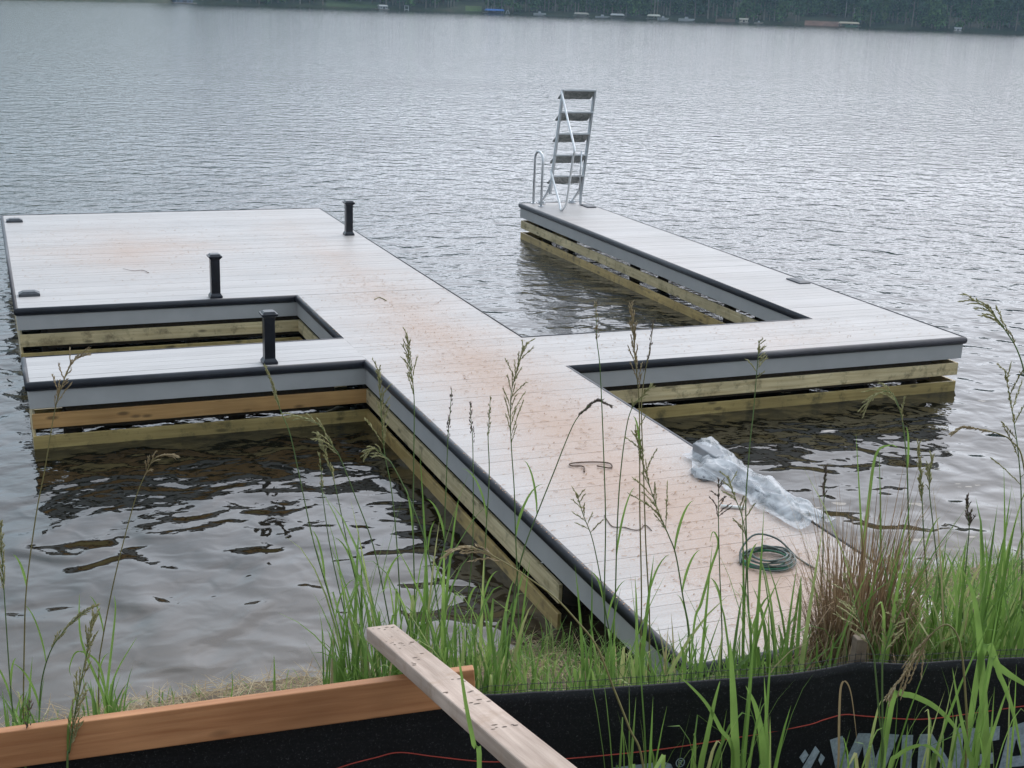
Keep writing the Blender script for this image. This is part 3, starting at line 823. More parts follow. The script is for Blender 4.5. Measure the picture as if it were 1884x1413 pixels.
ST = [
 # left
 ([(1, 965), (4, 1030), (8, 1095), (17, 1232), (25, 1328)], 6.0, 2, 'tight', 'g', 'green-headed stalk cut by the left picture edge above the orange plank', 3),
 ([(157, 653), (133, 668), (112, 715), (100, 760), (82, 866), (66, 950), (49, 1079), (45, 1173), (43, 1324)], 6.0, 3, 'open', 't', 'thin stalk whose tan head nods right in front of the near-left dock corner', 1),
 ([(317, 836), (285, 843), (263, 882), (243, 938), (211, 1063), (188, 1180), (182, 1232)], 6.2, 2, 'fan', 't', 'lone stalk with small drooping tan head over the open water left of the walkway', 2),
 ([(172, 1116), (150, 1130), (121, 1157), (92, 1200), (75, 1267)], 6.0, 3, 'tight', 'g', 'short stalk with thick yellow-green head bent right at the left bank', 2),
 # mid-left
 ([(490, 678), (503, 712), (516, 755), (534, 800), (555, 896), (577, 997), (608, 1106), (632, 1200)], 6.6, 2, 'tight', 'g', 'pale pointed head rising just below the nearest black post', 2),
 ([(543, 764), (585, 780), (613, 822), (626, 843), (652, 909), (687, 1005), (713, 1128), (725, 1210)], 6.5, 3, 'fan', 'g', 'stalk with loose head arching right below the orange side board', 2),
 ([(588, 836), (592, 880), (594, 915), (610, 1020), (643, 1168), (650, 1215)], 6.6, 2, 'spike', 'g', 'slim upright spike over dark water left of the walkway corner', 3),
 ([(586, 804), (600, 838), (617, 895), (643, 1020), (661, 1100), (667, 1180)], 6.7, 2, 'tight', 'g', 'stalk with a green head parallel to the slim spike beside it', 3),
 ([(697, 683), (701, 750), (707, 830), (720, 900), (730, 1000), (738, 1150)], 6.7, 2, 'open', 'g', 'hazy pale panicle rising across the corner where near finger meets walkway', 1),
 ([(750, 623), (752, 655), (757, 690), (762, 738), (761, 860), (760, 968), (764, 1152)], 6.6, 3, 'open', 'g', 'tall stalk with green panicle before the walkway corner, tip near the deck', 2),
 ([(831, 717), (828, 760), (824, 807), (821, 890), (818, 968), (817, 1140)], 6.6, 2, 'spike', 'd', 'dark slender spike standing before the black walkway edge', 2),
 ([(865, 742), (867, 780), (870, 825), (870, 991), (861, 1106), (858, 1180)], 6.7, 2, 'spike', 'd', 'brown-tipped spike just right of the dark slender one', 2),
 ([(902, 733), (900, 770), (898, 807), (900, 876), (893, 1000), (888, 1130)], 6.6, 2, 'spike', 'g', 'short green spike against the sawdust left of the biggest panicle', 3),
 ([(963, 639), (953, 675), (941, 720), (939, 770), (941, 825), (946, 900), (948, 968), (953, 1106), (955, 1244)], 6.4, 4, 'open', 'g', 'biggest open panicle with wide side branches before the middle of the walkway', 2),
 ([(672, 834), (690, 826), (706, 838), (723, 857), (755, 922), (787, 1014), (810, 1152)], 6.4, 3, 'fan', 'g', 'stalk with pale fingered head nodding left below the walkway side boards', 2),
 ([(835, 1012), (862, 1007), (893, 1016), (939, 1041), (985, 1072), (1024, 1102), (1062, 1143), (1097, 1188), (1128, 1264), (1158, 1340), (1183, 1409)], 4.05, 3, 'fan', 't', 'long straw-coloured stalk leaning far left over the fence, tan fingers hanging', 0),
 ([(1120, 744), (1100, 738), (1086, 744), (1060, 772), (1040, 815), (1022, 861), (988, 946), (963, 1014), (945, 1100)], 6.2, 3, 'tight', 'd', 'stalk leaning right whose dark head droops over the brown strap', 1),
 # mid-right
 ([(1096, 559), (1097, 590), (1098, 625), (1104, 680), (1110, 820), (1114, 960), (1112, 1100), (1115, 1235)], 6.0, 2, 'spike', 't', 'very tall thin stalk with tan spike reaching the inner cross arm edge', 1),
 ([(1162, 566), (1165, 610), (1168, 655), (1175, 727), (1177, 820), (1177, 937), (1180, 1124)], 6.0, 3, 'tight', 't', 'tall stalk with fluffy tan head in front of the cross arm', 1),
 ([(1202, 594), (1196, 640), (1187, 685), (1180, 750), (1184, 870), (1188, 1000), (1195, 1150)], 5.9, 2, 'spike', 'd', 'tall stalk with dark purple-brown spike beside the fluffy tan head', 1),
 ([(1196, 713), (1180, 730), (1161, 755), (1150, 802), (1140, 890), (1135, 984), (1131, 1124)], 6.0, 2, 'open', 'g', 'green stalk with short panicle before the inner corner of the cross arm', 1),
 ([(1170, 797), (1180, 840), (1197, 900), (1215, 950), (1230, 985), (1243, 1020), (1255, 1090), (1268, 1180)], 5.6, 4, 'open', 'g', 'heavy green panicle hanging low over the near walkway sawdust', 3),
 ([(1061, 909), (1074, 950), (1089, 989), (1103, 1054), (1115, 1130), (1128, 1205)], 6.0, 2, 'sparse', 'g', 'small sparse panicle beside the black walkway edge below the wavy string', 2),
 ([(1322, 884), (1322, 930), (1322, 965), (1324, 1050), (1327, 1124), (1328, 1190)], 5.9, 2, 'sparse', 'd', 'thin brown stalk left of the white pipe', 2),
 ([(1397, 629), (1394, 665), (1391, 700), (1386, 760), (1381, 803), (1377, 850), (1372, 929), (1374, 1028), (1370, 1110), (1368, 1190)], 5.6, 2, 'sparse', 'g', 'tall branching stalk crossing the plastic bundle, tip over the cross arm', 2),
 ([(1340, 880), (1352, 915), (1365, 950), (1373, 1000), (1376, 1090), (1380, 1200)], 5.5, 3, 'sparse', 'g', 'stalk with spread bare branches in front of the white pipe', 1),
 # right
 ([(1595, 742), (1617, 724), (1639, 722), (1654, 750), (1662, 786), (1668, 850), (1670, 897), (1675, 1095), (1680, 1170)], 5.7, 4, 'fan', 'g', 'stalk with pale head bent left over the dark shade of the cross arm', 2),
 ([(1714, 841), (1711, 870), (1710, 905), (1716, 960), (1722, 1016), (1730, 1095), (1735, 1170)], 5.6, 2, 'open', 'g', 'upright loose panicle against the bright water right of the bent pale head', 2),
 ([(1690, 822), (1694, 880), (1697, 930), (1700, 1000), (1706, 1120)], 5.8, 2, 'tight', 'g', 'narrow greenish head hidden partly behind the upright loose panicle', 2),
 ([(1779, 917), (1781, 945), (1783, 975), (1779, 1020), (1773, 1091), (1768, 1180)], 5.6, 2, 'open', 'd', 'short stalk with dark bushy head between the two tallest right stalks', 1),
 ([(1849, 683), (1857, 725), (1866, 780), (1873, 830), (1878, 890), (1879, 936), (1880, 1000), (1880, 1095), (1880, 1200)], 5.3, 5, 'sparse', 'g', 'tallest stalk at the right picture edge with many stiff branches', 2),
 ([(1789, 550), (1817, 568), (1837, 590), (1849, 607), (1871, 643), (1886, 695), (1897, 800), (1903, 1000)], 5.2, 4, 'fan', 'g', 'stalk entering from the right edge with green head arching left over open water', 0),
 ([(1754, 795), (1775, 786), (1800, 789), (1837, 798), (1861, 812), (1882, 850), (1892, 1000)], 5.3, 3, 'tight', 't', 'stalk with tan head lying almost level over the water at the right', 0),
 ([(1641, 1268), (1660, 1245), (1683, 1213), (1705, 1180), (1723, 1158), (1745, 1150), (1765, 1180), (1775, 1260), (1778, 1380)], 4.1, 4, 'fan', 't', 'large straw seed head hanging down left in front of the fence lettering', 1),
 ([(1519, 862), (1516, 920), (1514, 980), (1512, 1060)], 6.0, 1, 'tight', 'd', 'short thin dark stalk rising beside the end of the plastic film', 1),
 ([(1555, 1060), (1573, 1120), (1590, 1165), (1606, 1200), (1610, 1231), (1618, 1320), (1625, 1395)], 4.15, 3, 'sparse', 'g', 'yellow-green branching stalk just right of the wooden fence stake', 0),
 ([(1653, 1110), (1640, 1160), (1626, 1205), (1623, 1240), (1622, 1400)], 4.15, 2, 'sparse', 'g', 'thin stalk beside the yellow-green branching one over the fence', 0),
 # foreground left
 ([(172, 1140), (160, 1200), (140, 1300), (128, 1380), (124, 1413)], 3.85, 3, 'tight', 'g', 'yellow-green stalk rising in front of the orange plank', 1),
 ([(55, 1292), (50, 1340), (47, 1413)], 3.85, 1, 'spike', 'd', 'short dark spike in front of the left end of the orange plank', 0),
]
for s_ in ST:
    pts, D, nh, sty, hm, lab, lv = s_
    stalk(pts, D, nh, sty, hm, lab, lv, 'stemtan' if ('straw' in lab or 'tan head' in lab) else 'stem')

# broad blades drawn one by one (photo pixels from base to tip)
BL = [
 ([(1352, 1430), (1351, 1330), (1347, 1240), (1343, 1176)], 4.1, 0.034, 'broadest upright green leaf in front of the fence centre'),
 ([(1287, 1430), (1300, 1360), (1315, 1290), (1325, 1252)], 4.1, 0.022, 'leaf slanting right beside the broadest upright leaf'),
 ([(1350, 1400), (1325, 1340), (1300, 1295), (1270, 1262), (1248, 1243)], 4.1, 0.016, 'brown-edged leaf arching left over the fence top'),
 ([(1404, 1430), (1402, 1360), (1390, 1300), (1372, 1262)], 4.1, 0.030, 'wide leaf just right of the broadest upright leaf'),
 ([(1412, 1430), (1410, 1330), (1406, 1245)], 4.15, 0.016, 'narrow pointed leaf crossing the red thread'),
 ([(1640, 1300), (1665, 1278), (1708, 1293), (1740, 1318), (1763, 1350), (1772, 1400)], 4.2, 0.024, 'dewy leaf arching right across the blue letters'),
 ([(1814, 1420), (1811, 1320), (1806, 1230), (1800, 1150), (1788, 1085), (1765, 1040)], 4.3, 0.034, 'big upright leaf at the right with a bent tip'),
 ([(1806, 1205), (1835, 1225), (1860, 1243), (1890, 1262), (1920, 1285)], 4.3, 0.030, 'broad leaf slanting down to the right picture edge'),
 ([(1790, 1430), (1781, 1380), (1766, 1310), (1752, 1228)], 4.05, 0.020, 'upright leaf in front of the letter shapes'),
 ([(1636, 1420), (1652, 1390), (1680, 1374), (1708, 1373), (1734, 1398), (1742, 1430)], 3.95, 0.018, 'pale leaf bent in a low arch over the letters'),
 ([(1820, 1230), (1840, 1245), (1858, 1290), (1872, 1345), (1880, 1400)], 4.15, 0.020, 'leaf curling down over the right end of the fence'),
 ([(1541, 1425), (1544, 1320), (1547, 1265), (1556, 1254), (1567, 1282), (1578, 1375)], 4.2, 0.009, 'dry straw leaf sharply kinked before the fence below the stake'),
 ([(882, 1425), (872, 1370), (858, 1300), (848, 1235), (843, 1205)], 2.85, 0.013, 'single green leaf crossing the weathered timber'),
 ([(1583, 1090), (1590, 1000), (1597, 936), (1611, 838), (1637, 819), (1652, 824)], 5.9, 0.020, 'long leaf bending over beside the bent pale seed head'),
 ([(1586, 1130), (1588, 1040), (1585, 976), (1575, 798)], 5.9, 0.020, 'straight upright leaf behind the rust-brown tuft'),
 ([(1805, 1180), (1806, 1060), (1803, 966)], 5.4, 0.022, 'broad upright leaf before the bright water at right'),
 ([(1822, 1180), (1818, 1060), (1812, 985)], 5.45, 0.018, 'second broad upright leaf touching the one before the water'),
 ([(1277, 1150), (1290, 1110), (1308, 1045), (1321, 1005), (1318, 985), (1311, 979), (1306, 998)], 5.9, 0.014, 'leaf with a hooked tip over the near walkway'),
 ([(196, 1290), (200, 1240), (212, 1130), (210, 1095)], 6.1, 0.016, 'upright leaf in the small left clump'),
 ([(196, 1290), (185, 1230), (165, 1205), (140, 1200), (128, 1228), (131, 1245)], 6.1, 0.013, 'leaf of the left clump bending down to the left'),
 ([(200, 1290), (215, 1235), (252, 1172)], 6.1, 0.013, 'leaf of the left clump slanting to the right'),
 ([(190, 1280), (150, 1180), (146, 1092)], 6.15, 0.018, 'tall flat leaf behind the yellow-green bent head'),
 ([(505, 1285), (505, 1240), (504, 1205)], 5.9, 0.014, 'small lone pointed leaf behind the orange plank'),
 ([(425, 1290), (428, 1262), (426, 1235)], 5.9, 0.009, 'tiny leaf tip left of the lone pointed one'),
]
for k, (pts, D, wd, lab) in enumerate(BL):
    P3 = [onD(u, v, D) for u, v in pts]
    b = P3[0].copy(); q = 0
    while b.z > ground_z(b.x, b.y) and q < 300: b.z -= 0.01; q += 1
    root = [b] if (b-P3[0]).length > 0.05 else []
    m = MB(); blade(m, spline(root+P3, 5), wd)
    o = m.build('grass_leaf', MAT['straw' if 'straw' in lab else 'blade'], smooth=True)
    tag(o, lab, 'grass', 'single broad grass leaves on the bank')

# leafy clumps behind the fence and at the waterline
def clump(u, D, nb, h, spread, label, mat='blade', wd=(0.006, 0.014), upright=0.5):
    dr = ray(u, 1200); p = CAM+dr*(D/dr.dot(FH)); p.z = ground_z(p.x, p.y)
    rnd = random.Random(int(u*31+D*100)); m = MB()
    if D < 5: upright = 0.95
    if D > 5: nb = int(nb*(2.3 if u > 1400 else (1.8 if u > 1000 else 1.35))); h = h*(1.45 if u > 1400 else 1.25)
    for k in range(nb):
        a = rnd.uniform(0, 2*PI); rr = spread*math.sqrt(rnd.random())
        b = p+V((rr*math.cos(a), rr*math.sin(a), 0)); b.z = ground_z(b.x, b.y)-0.01
        hh = h*rnd.uniform(0.35, 1.1); a2 = rnd.uniform(0, 2*PI)
        ln = hh*rnd.uniform(0.1, 0.75)*(1.2-upright)
        blade(m, arch(b, hh, ln, a2, rnd.uniform(0.0, 0.5)), 1.45*rnd.uniform(*wd), 0, V((math.cos(a2+1.57+rnd.gauss(0, .5)), math.sin(a2+1.57), 0)))
    o = m.build('grass_clump', MAT[mat], smooth=True)
    tag(o, label, 'grass', 'leafy grass clumps along the bank')
CL = [
 (20, 5.9, 40, 0.36, 0.16, 'leafy clump at the left picture edge behind the orange plank'),
 (190, 5.9, 34, 0.34, 0.09, 'small clump growing from straw behind the left part of the plank'),
 (640, 6.3, 36, 0.55, 0.14, 'clump at the waterline just left of the timber end'),
 (715, 6.2, 46, 0.55, 0.16, 'clump directly behind the upper end of the timber'),
 (800, 6.0, 56, 0.60, 0.18, 'dense clump right of the timber end, before the dark water'),
 (870, 5.9, 54, 0.52, 0.18, 'dense clump behind the right end of the orange plank'),
 (945, 6.0, 40, 0.44, 0.18, 'clump below the cut ends of the side boards'),
 (1015, 5.4, 34, 0.44, 0.16, 'clump with wide leaves before the dark hollow under the walkway'),
 (1085, 5.7, 38, 0.34, 0.20, 'low clump under the end of the grey fascia'),
 (1165, 5.6, 50, 0.48, 0.18, 'clump against the grey fascia end at the walkway foot'),
 (1235, 5.4, 52, 0.50, 0.20, 'clump hiding the left end of the walkway boards'),
 (1310, 5.3, 40, 0.46, 0.20, 'clump before the last white walkway boards'),
 (1385, 5.4, 46, 0.44, 0.20, 'clump below the coiled hose'),
 (1450, 5.5, 54, 0.44, 0.20, 'clump left of the rust-brown tuft'),
 (1520, 5.2, 50, 0.40, 0.20, 'bright clump just left of the fence stake'),
 (1620, 5.6, 70, 0.55, 0.22, 'tall clump right of the rust-brown tuft'),
 (1690, 5.4, 70, 0.52, 0.22, 'thick clump behind the hanging straw seed head'),
 (1755, 5.7, 60, 0.55, 0.22, 'clump below the dark bushy seed head'),
 (1830, 5.4, 66, 0.58, 0.22, 'tall clump right of the big bent-tip leaf'),
 (1890, 5.5, 60, 0.62, 0.22, 'clump at the right picture edge'),
 (1600, 6.4, 54, 0.60, 0.16, 'upright green clump rising behind the rust-brown tuft'),
 (1700, 6.3, 60, 0.55, 0.26, 'waterline clump farthest back on the right bank'),
 (1810, 6.4, 50, 0.55, 0.26, 'waterline clump before the bright water at far right'),
 (1215, 4.10, 34, 1.15, 0.16, 'sparse foreground clump in front of the fence, left of its centre'),
 (1380, 4.10, 34, 1.15, 0.16, 'sparse foreground clump around the broadest leaf'),
 (1660, 4.10, 28, 0.95, 0.18, 'sparse foreground clump before the first letters'),
 (1820, 4.15, 36, 1.0, 0.18, 'sparse foreground clump before the last letters'),
]
for c_ in CL: clump(*c_)
# rust-brown tuft
p = CAM+ray(1578, 1150)*(5.45/ray(1578, 1150).dot(FH)); p.z = ground_z(p.x, p.y)
m = MB(); rnd = random.Random(5)
for k in range(1500):
    a = rnd.uniform(0, 2*PI); rr = 0.15*math.sqrt(rnd.random())
    b = p+V((rr*math.cos(a), rr*math.sin(a), 0.0)); b.z = ground_z(b.x, b.y)-0.01
    a2 = a+rnd.gauss(0, 0.8)
    blade(m, arch(b, rnd.uniform(0.8, 1.65), rnd.uniform(0.05, 0.36), a2, rnd.uniform(0.1, 0.8), 8), rnd.uniform(0.0035, 0.007), 0, V((-math.sin(a2), math.cos(a2), 0)))
tag(m.build('dead_grass_tuft', MAT['rust'], smooth=True), 'rust-brown tuft of dead drooping grass at the right foot of the walkway', 'grass')

CL2 = [
 (905, 6.3, 26, 0.85, 0.16, 'long-leaved clump in the shade beside the cut side boards'),
 (680, 6.5, 22, 1.1, 0.16, 'long-leaved clump left of the timber reaching over the water'),
 (770, 6.4, 28, 1.1, 0.18, 'long-leaved clump right of the timber reaching over the water'),
 (1120, 5.5, 24, 0.75, 0.16, 'long-leaved clump before the grey fascia, left of the walkway end'),
 (1270, 5.2, 22, 0.85, 0.20, 'long-leaved clump rising before the last walkway boards'),
 (1430, 5.2, 30, 0.80, 0.22, 'long-leaved clump below the coil, reaching the hose'),
 (1545, 5.1, 26, 0.60, 0.20, 'long-leaved clump on both sides of the fence stake'),
 (1650, 5.3, 34, 0.95, 0.22, 'long-leaved clump behind the fence, right of the stake'),
 (1745, 5.2, 34, 0.90, 0.24, 'long-leaved clump below the short dark-headed stalk'),
 (1850, 5.2, 36, 1.00, 0.24, 'long-leaved clump nearest the right picture edge'),
]
for c_ in CL2: clump(*c_, 'blade', (0.010, 0.019), 0.75)
# ground cover: short grass, and straw along the waterline (nobody could count it)
m = MB(); rnd = random.Random(11)
for k in range(15000):
    x = rnd.uniform(-5.5, 6.0); y = rnd.uniform(-8.2, -4.75)
    dens = 0.25 if x < -1.2 else 0.9
    if rnd.random() > dens: continue
    if 0.0 < x < 1.85 and y > -6.42: continue
    z = ground_z(x, y)
    if z < WZ+0.04: continue
    b = V((x, y, z-0.005)); a2 = rnd.uniform(0, 2*PI); hh = rnd.uniform(0.06, 0.38)*(1.0 if x > -0.8 else 0.5)
    blade(m, arch(b, hh, hh*rnd.uniform(0.1, 0.8), a2, rnd.uniform(0, 0.6), 5), rnd.uniform(0.005, 0.011), 0, V((-math.sin(a2), math.cos(a2), 0)))
stuff(m.build('short_grass', MAT['blade'], smooth=True))
m = MB()
for k in range(9500):
    x = rnd.uniform(-5.5, 3.2)
    y = rnd.gauss(-5.35, 0.38) if rnd.random() < 0.75 else rnd.uniform(-7.9, -5)
    if 0.0 < x < 1.85 and y > -6.42: continue
    z = ground_z(x, y)
    if z < WZ-0.01: continue
    a = rnd.uniform(0, 2*PI); l = rnd.uniform(0.05, 0.24)
    d = V((math.cos(a), math.sin(a), rnd.uniform(-0.05, 0.35)))
    b = V((x, y, z+rnd.uniform(0.0, 0.06)))
    pts = [b+d*l*q/3+V((0, 0, -0.02*(q/3)**2)) for q in range(4)]
    blade(m, pts, rnd.uniform(0.002, 0.005), 0, V((-d.y, d.x, 0)))
stuff(m.build('dry_straw', MAT['straw'], smooth=True))

# ------------------------------------------------------------------ the far shore
SH = [(-900, -40), (-300, -22), (0, 0.5), (330, 6), (620, 15), (910, 25), (1240, 37.5), (1560, 50), (1884, 63), (2300, 82)]
def shore_v(u):
    for (a, va), (b, vb) in zip(SH, SH[1:]):
        if a <= u <= b: return va+(vb-va)*(u-a)/(b-a)
    return SH[-1][1]
def shore_pt(u): return on(u, shore_v(u), 2, WZ)
def inland(u, d, z=0.0):                        # a point d metres behind the waterline at pixel column u
    p = shore_pt(u); q = V((p.x-CAM.x, p.y-CAM.y, 0)).normalized()
    return V((p.x, p.y, 0))+q*d+V((0, 0, z))
def hill_z(d, u=0): return WZ-0.4+min(1.6, max(0, d*0.4))+max(0, d-4)*0.16+1.2*noise.noise(V((u*0.004, d*0.03, 0)))*min(1, d/20)
mt, nt, N, L, b = newmat('wooded_hillside')
nn = noise_tex(nt, texco(nt), 0.12, 6, 0.7)
L.new(ramp(nt, nn, [(0.3, (0.012, 0.020, 0.008)), (0.5, (0.03, 0.042, 0.016)), (0.7, (0.07, 0.055, 0.034))]).outputs[0], b.inputs['Base Color'])
b.inputs['Roughness'].default_value = 0.95
us = list(range(-700, 2301, 20))
ds = [-6, -1, 0, 1, 2.5, 4, 8, 14, 22, 35, 60, 100, 160, 240]
m = MB(); m.grid([[inland(u, d, hill_z(d, u)) for u in us] for d in ds])
structure(m.build('far_hill', mt, smooth=True))
def patch(name, u0, u1, d0, d1, col, var=0.25):
    mt = plain(name, col, 0.95, 0, var, 0.4)
    m = MB(); m.grid([[inland(u0+(u1-u0)*i/10, d, hill_z(d, u0+(u1-u0)*i/10)+0.10) for i in range(11)] for d in [d0+(d1-d0)*j/6 for j in range(7)]])
    structure(m.build(name, mt, smooth=True))
patch('clay_bank', 1480, 1548, 1.0, 7, (0.17, 0.10, 0.075))
patch('lawn', 856, 886, 2.0, 12, (0.075, 0.12, 0.035))
patch('lawn', 600, 700, 2.0, 14, (0.045, 0.075, 0.022))
patch('clay_bank', 1316, 1352, 1.0, 4, (0.12, 0.075, 0.055))

def far_leaf(name, c): 
    return leafmat(name, [(0, tuple(x*0.45 for x in c)), (0.6, c), (1, tuple(min(1, x*1.7) for x in c))], 0.2, 0.8)
FL = [far_leaf('pine_green', (0.050, 0.115, 0.045)), far_leaf('oak_green', (0.085, 0.165, 0.050)), far_leaf('deep_green', (0.036, 0.085, 0.042))]
bark = plain('grey_bark', (0.20, 0.175, 0.145), 0.9, 0, 0.3, 2)
palebark = plain('pale_bark', (0.36, 0.34, 0.30), 0.9, 0, 0.2, 2)
def crown(m, base, h, r, h0, nq, rnd, q=(0.45, 1.15), mi=0):
    ncl = 9
    cl = [(V((rnd.gauss(0, r*0.42), rnd.gauss(0, r*0.42), h0+(h-h0)*rnd.random()**0.8)), r*rnd.uniform(0.35, 0.62)) for _ in range(ncl)]
    for k in range(nq):
        c, cr = rnd.choice(cl)
        tp = 1-0.55*max(0, (c.z-h0)/(h-h0))
        o = V((rnd.gauss(0, 1), rnd.gauss(0, 1), rnd.gauss(0, 0.8))).normalized()*cr*rnd.random()**0.35
        p = base+V((c.x*tp, c.y*tp, c.z))+o
        nrm_ = V((rnd.gauss(0, 1), rnd.gauss(0, 1), rnd.gauss(0.5, 1))).normalized()
        a = nrm_.orthogonal().normalized(); a.rotate(Matrix.Rotation(rnd.random()*6.28, 3, nrm_)); b2 = nrm_.cross(a)
        s = rnd.uniform(*q)
        m.quad(p-a*s*0.5-b2*s*0.3, p+a*s*0.4-b2*s*0.4, p+a*s*0.5+b2*s*0.35, p-a*s*0.35+b2*s*0.45, mi)
protos = []
for k in range(7):
    rnd = random.Random(100+k); m = MB()
    h = [17, 13, 20, 15, 11, 18, 14][k]; r = [4.2, 4.8, 4.0, 5.2, 3.9, 4.4, 3.4][k]; h0 = [4.5, 2.0, 7, 3.0, 1.0, 6, 3][k]
    crown(m, V((0, 0, 0)), h, r, h0, 620, rnd)
    m.tube([(0, 0, -1), (0.1, 0, h0), (0.0, 0.1, h*0.8)], [0.28, 0.22, 0.06], 6, True, 1)
    for j in range(4):
        a = rnd.uniform(0, 6.28); z = h0+(h-h0)*rnd.uniform(0, 0.5); m.tube([(0, 0, z), (math.cos(a)*r*0.6, math.sin(a)*r*0.6, z+1.8)], [0.09, 0.03], 4, True, 1)
    me = MB.build(m, 'tree', [FL[k % 3], bark if k != 4 else bark])
    protos.append(me)
TL = 'dark green broad tree in the hazy wood along the far shore'
rnd = random.Random(77); first = set(); ntree = 0
u = 360.0
while u < 1960:
    k = rnd.randrange(7); d = rnd.choice([2.5, 3.5, 5, 7, 10, 14])+rnd.random()*2
    if 840 < u < 892 and d < 26: d = 28
    if 1470 < u < 1562 and d < 17: d = 19
    if 600 < u < 700: d += 8
    o = protos[k] if k not in first else protos[k].copy()
    if k in first: COL.objects.link(o)
    first.add(k)
    p = inland(u, d); o.location = (p.x, p.y, hill_z(d, u)-0.2); s = rnd.uniform(0.75, 1.15)
    o.scale = (s, s, s); o.rotation_euler = (0, 0, rnd.uniform(0, 6.28))
    tag(o, TL, 'tree', 'trees in the wood on the far shore'); ntree += 1
    u += rnd.uniform(4.5, 9)
# the rest of the wood behind reads as one mass
m = MB()
for k in range(400):
    u = 300+rnd.random()*1750; d = rnd.uniform(22, 85)
    p = inland(u, d, 0); p.z = hill_z(d, u)-0.5
    crown(m, p, rnd.uniform(16, 20), rnd.uniform(4.5, 6.5), rnd.uniform(0.5, 3), 110, rnd, (1.2, 2.6), k % 3)
stuff(m.build('forest', FL))
# pale trunks and light shrubs one can tell apart
def lone_trunk(u, d, h, label):
    p = inland(u, d); p.z = hill_z(d, u)-0.3
    t = thing('tree', p, label, 'tree', 'pale-trunked trees on the far shore')
    m = MB(); m.tube([p, p+V((0.15, 0, h*0.5)), p+V((-0.1, 0, h))], [0.30, 0.24, 0.12], 7); m.build('trunk', palebark, t, True)
    m = MB(); crown(m, p, h+5, 3.0, h-1.5, 260, random.Random(int(u))); m.build('crown', FL[1], t)
lone_trunk(1553, 15, 9, 'left one of two slender pale trunks above the clay bank')
lone_trunk(1569, 14, 10, 'right one of two slender pale trunks above the clay bank')
lone_trunk(1392, 5, 8, 'pale trunk right of the small cream dock house')
lone_trunk(1301, 5, 8, 'pale trunk among dark trees left of the small cream dock house')
lg = far_leaf('light_shrub', (0.13, 0.19, 0.075))
for u, d, h, r, lab in [(1594, 4, 5.0, 2.4, 'light green shrub right of the tan boat shelter'), (1626, 4.5, 4.6, 1.6, 'narrow light green shrub beside the bigger light shrub'), (1701, 3.5, 4.6, 2.2, 'light green shrub on the shore under the right-hand wood')]:
    p = inland(u, d); p.z = hill_z(d, u)-0.2
    m = MB(); crown(m, p, h, r, 0.5, 420, random.Random(int(u)), (0.25, 0.6)); m.tube([p, p+V((0, 0, h*0.6))], [0.1, 0.04], 5, True, 1)
    tag(m.build('shrub', [lg, bark]), lab, 'shrub', 'light shrubs on the far shore')

def far_frame(u):                                 # local axes at the shore: along it, and inland
    a = inland(u-4, 0); b = inland(u+4, 0); x = (b-a).normalized(); y = inland(u, 10)-inland(u, 0); y = (y-x*y.dot(x)).normalized()
    return x, y
fcol = {}
def fm(name, c):
    if name not in fcol: fcol[name] = plain(name, c, 0.6, 0, 0.08, 1)
    return fcol[name]
def fbox(m, c, x, y, x0, x1, y0, y1, z0, z1, inset=0.0):
    def q(a, b, z): return c+x*a+y*b+V((0, 0, z))
    i = inset
    m.hexa([q(x0, y0, z0), q(x1, y0, z0), q(x1, y1, z0), q(x0, y1, z0), q(x0+i, y0+i, z1), q(x1-i, y0+i, z1), q(x1-i, y1-i, z1), q(x0+i, y1-i, z1)])
def shelter(u0, u1, hp, roofc, label, boat=None, d=-3.0):
    u = (u0+u1)/2; x, y = far_frame(u); c = inland(u, d); c.z = WZ
    sc = (c-CAM).length/F; w_ = (u1-u0)*sc*0.5; h = hp*sc
    t = thing('boat_shelter', c, label, 'boat shelter')
    m = MB(); fbox(m, c, x, y, -w_, w_, -2.2, 2.2, h-0.55, h, 0.5); fbox(m, c, x, y, -w_, w_, -2.2, 2.2, h-0.72, h-0.56); m.build('roof', fm('canopy_'+roofc[0], roofc[1]), t)
    for sx in (-w_*0.9, w_*0.9):
        for sy in (-1.9, 1.9):
            m = MB(); fbox(m, c, x, y, sx-0.10, sx+0.10, sy-0.10, sy+0.10, -2.5, h-0.73); m.build('leg', fm('canopy_post', (0.16, 0.15, 0.14)), t)
    m = MB(); fbox(m, c, x, y, -w_*1.1, w_*1.1, 2.3, 3.6, 0.25, 0.45); m.build('catwalk', fm('catwalk_boards', (0.27, 0.24, 0.21)), t)
    return c, x, y, w_
def boat(u0, u1, hullc, label, d=-4.0, h=0.9):
    u = (u0+u1)/2; x, y = far_frame(u); c = inland(u, d); c.z = WZ
    w_ = (u1-u0)*(c-CAM).length/F*0.5
    t = thing('boat', c, label, 'boat')
    m = MB()
    def q(a, b, z): return c+x*a+y*b+V((0, 0, z))
    secs = []
    for s, bw, kz in ((-1, 0.8, 0.0), (-0.4, 1.0, -0.05), (0.3, 0.95, 0.0), (0.75, 0.55, 0.15), (1.0, 0.06, 0.45)):
        secs.append([q(s*w_, -bw, h), q(s*w_, -bw*0.7, kz), q(s*w_, bw*0.7, kz), q(s*w_, bw, h)])
    m.grid(secs, close=True); m.f.append((0, 1, 2, 3)); m.mi.append(0)
    m.build('hull', fm('hull_'+hullc[0], hullc[1]), t)
    m = MB(); fbox(m, c, x, y, -w_*0.25, w_*0.2, -0.6, 0.6, h+0.01, h+0.65, 0.12); m.build('console', fm('console_grey', (0.35, 0.36, 0.38)), t)
shelter(893, 926, 8, ('blue', (0.04, 0.14, 0.42)), 'boat shelter with a bright blue canopy beside the small lawn')
boat(898, 921, ('dark', (0.05, 0.055, 0.07)), 'dark boat moored under the blue canopy', -3.2)
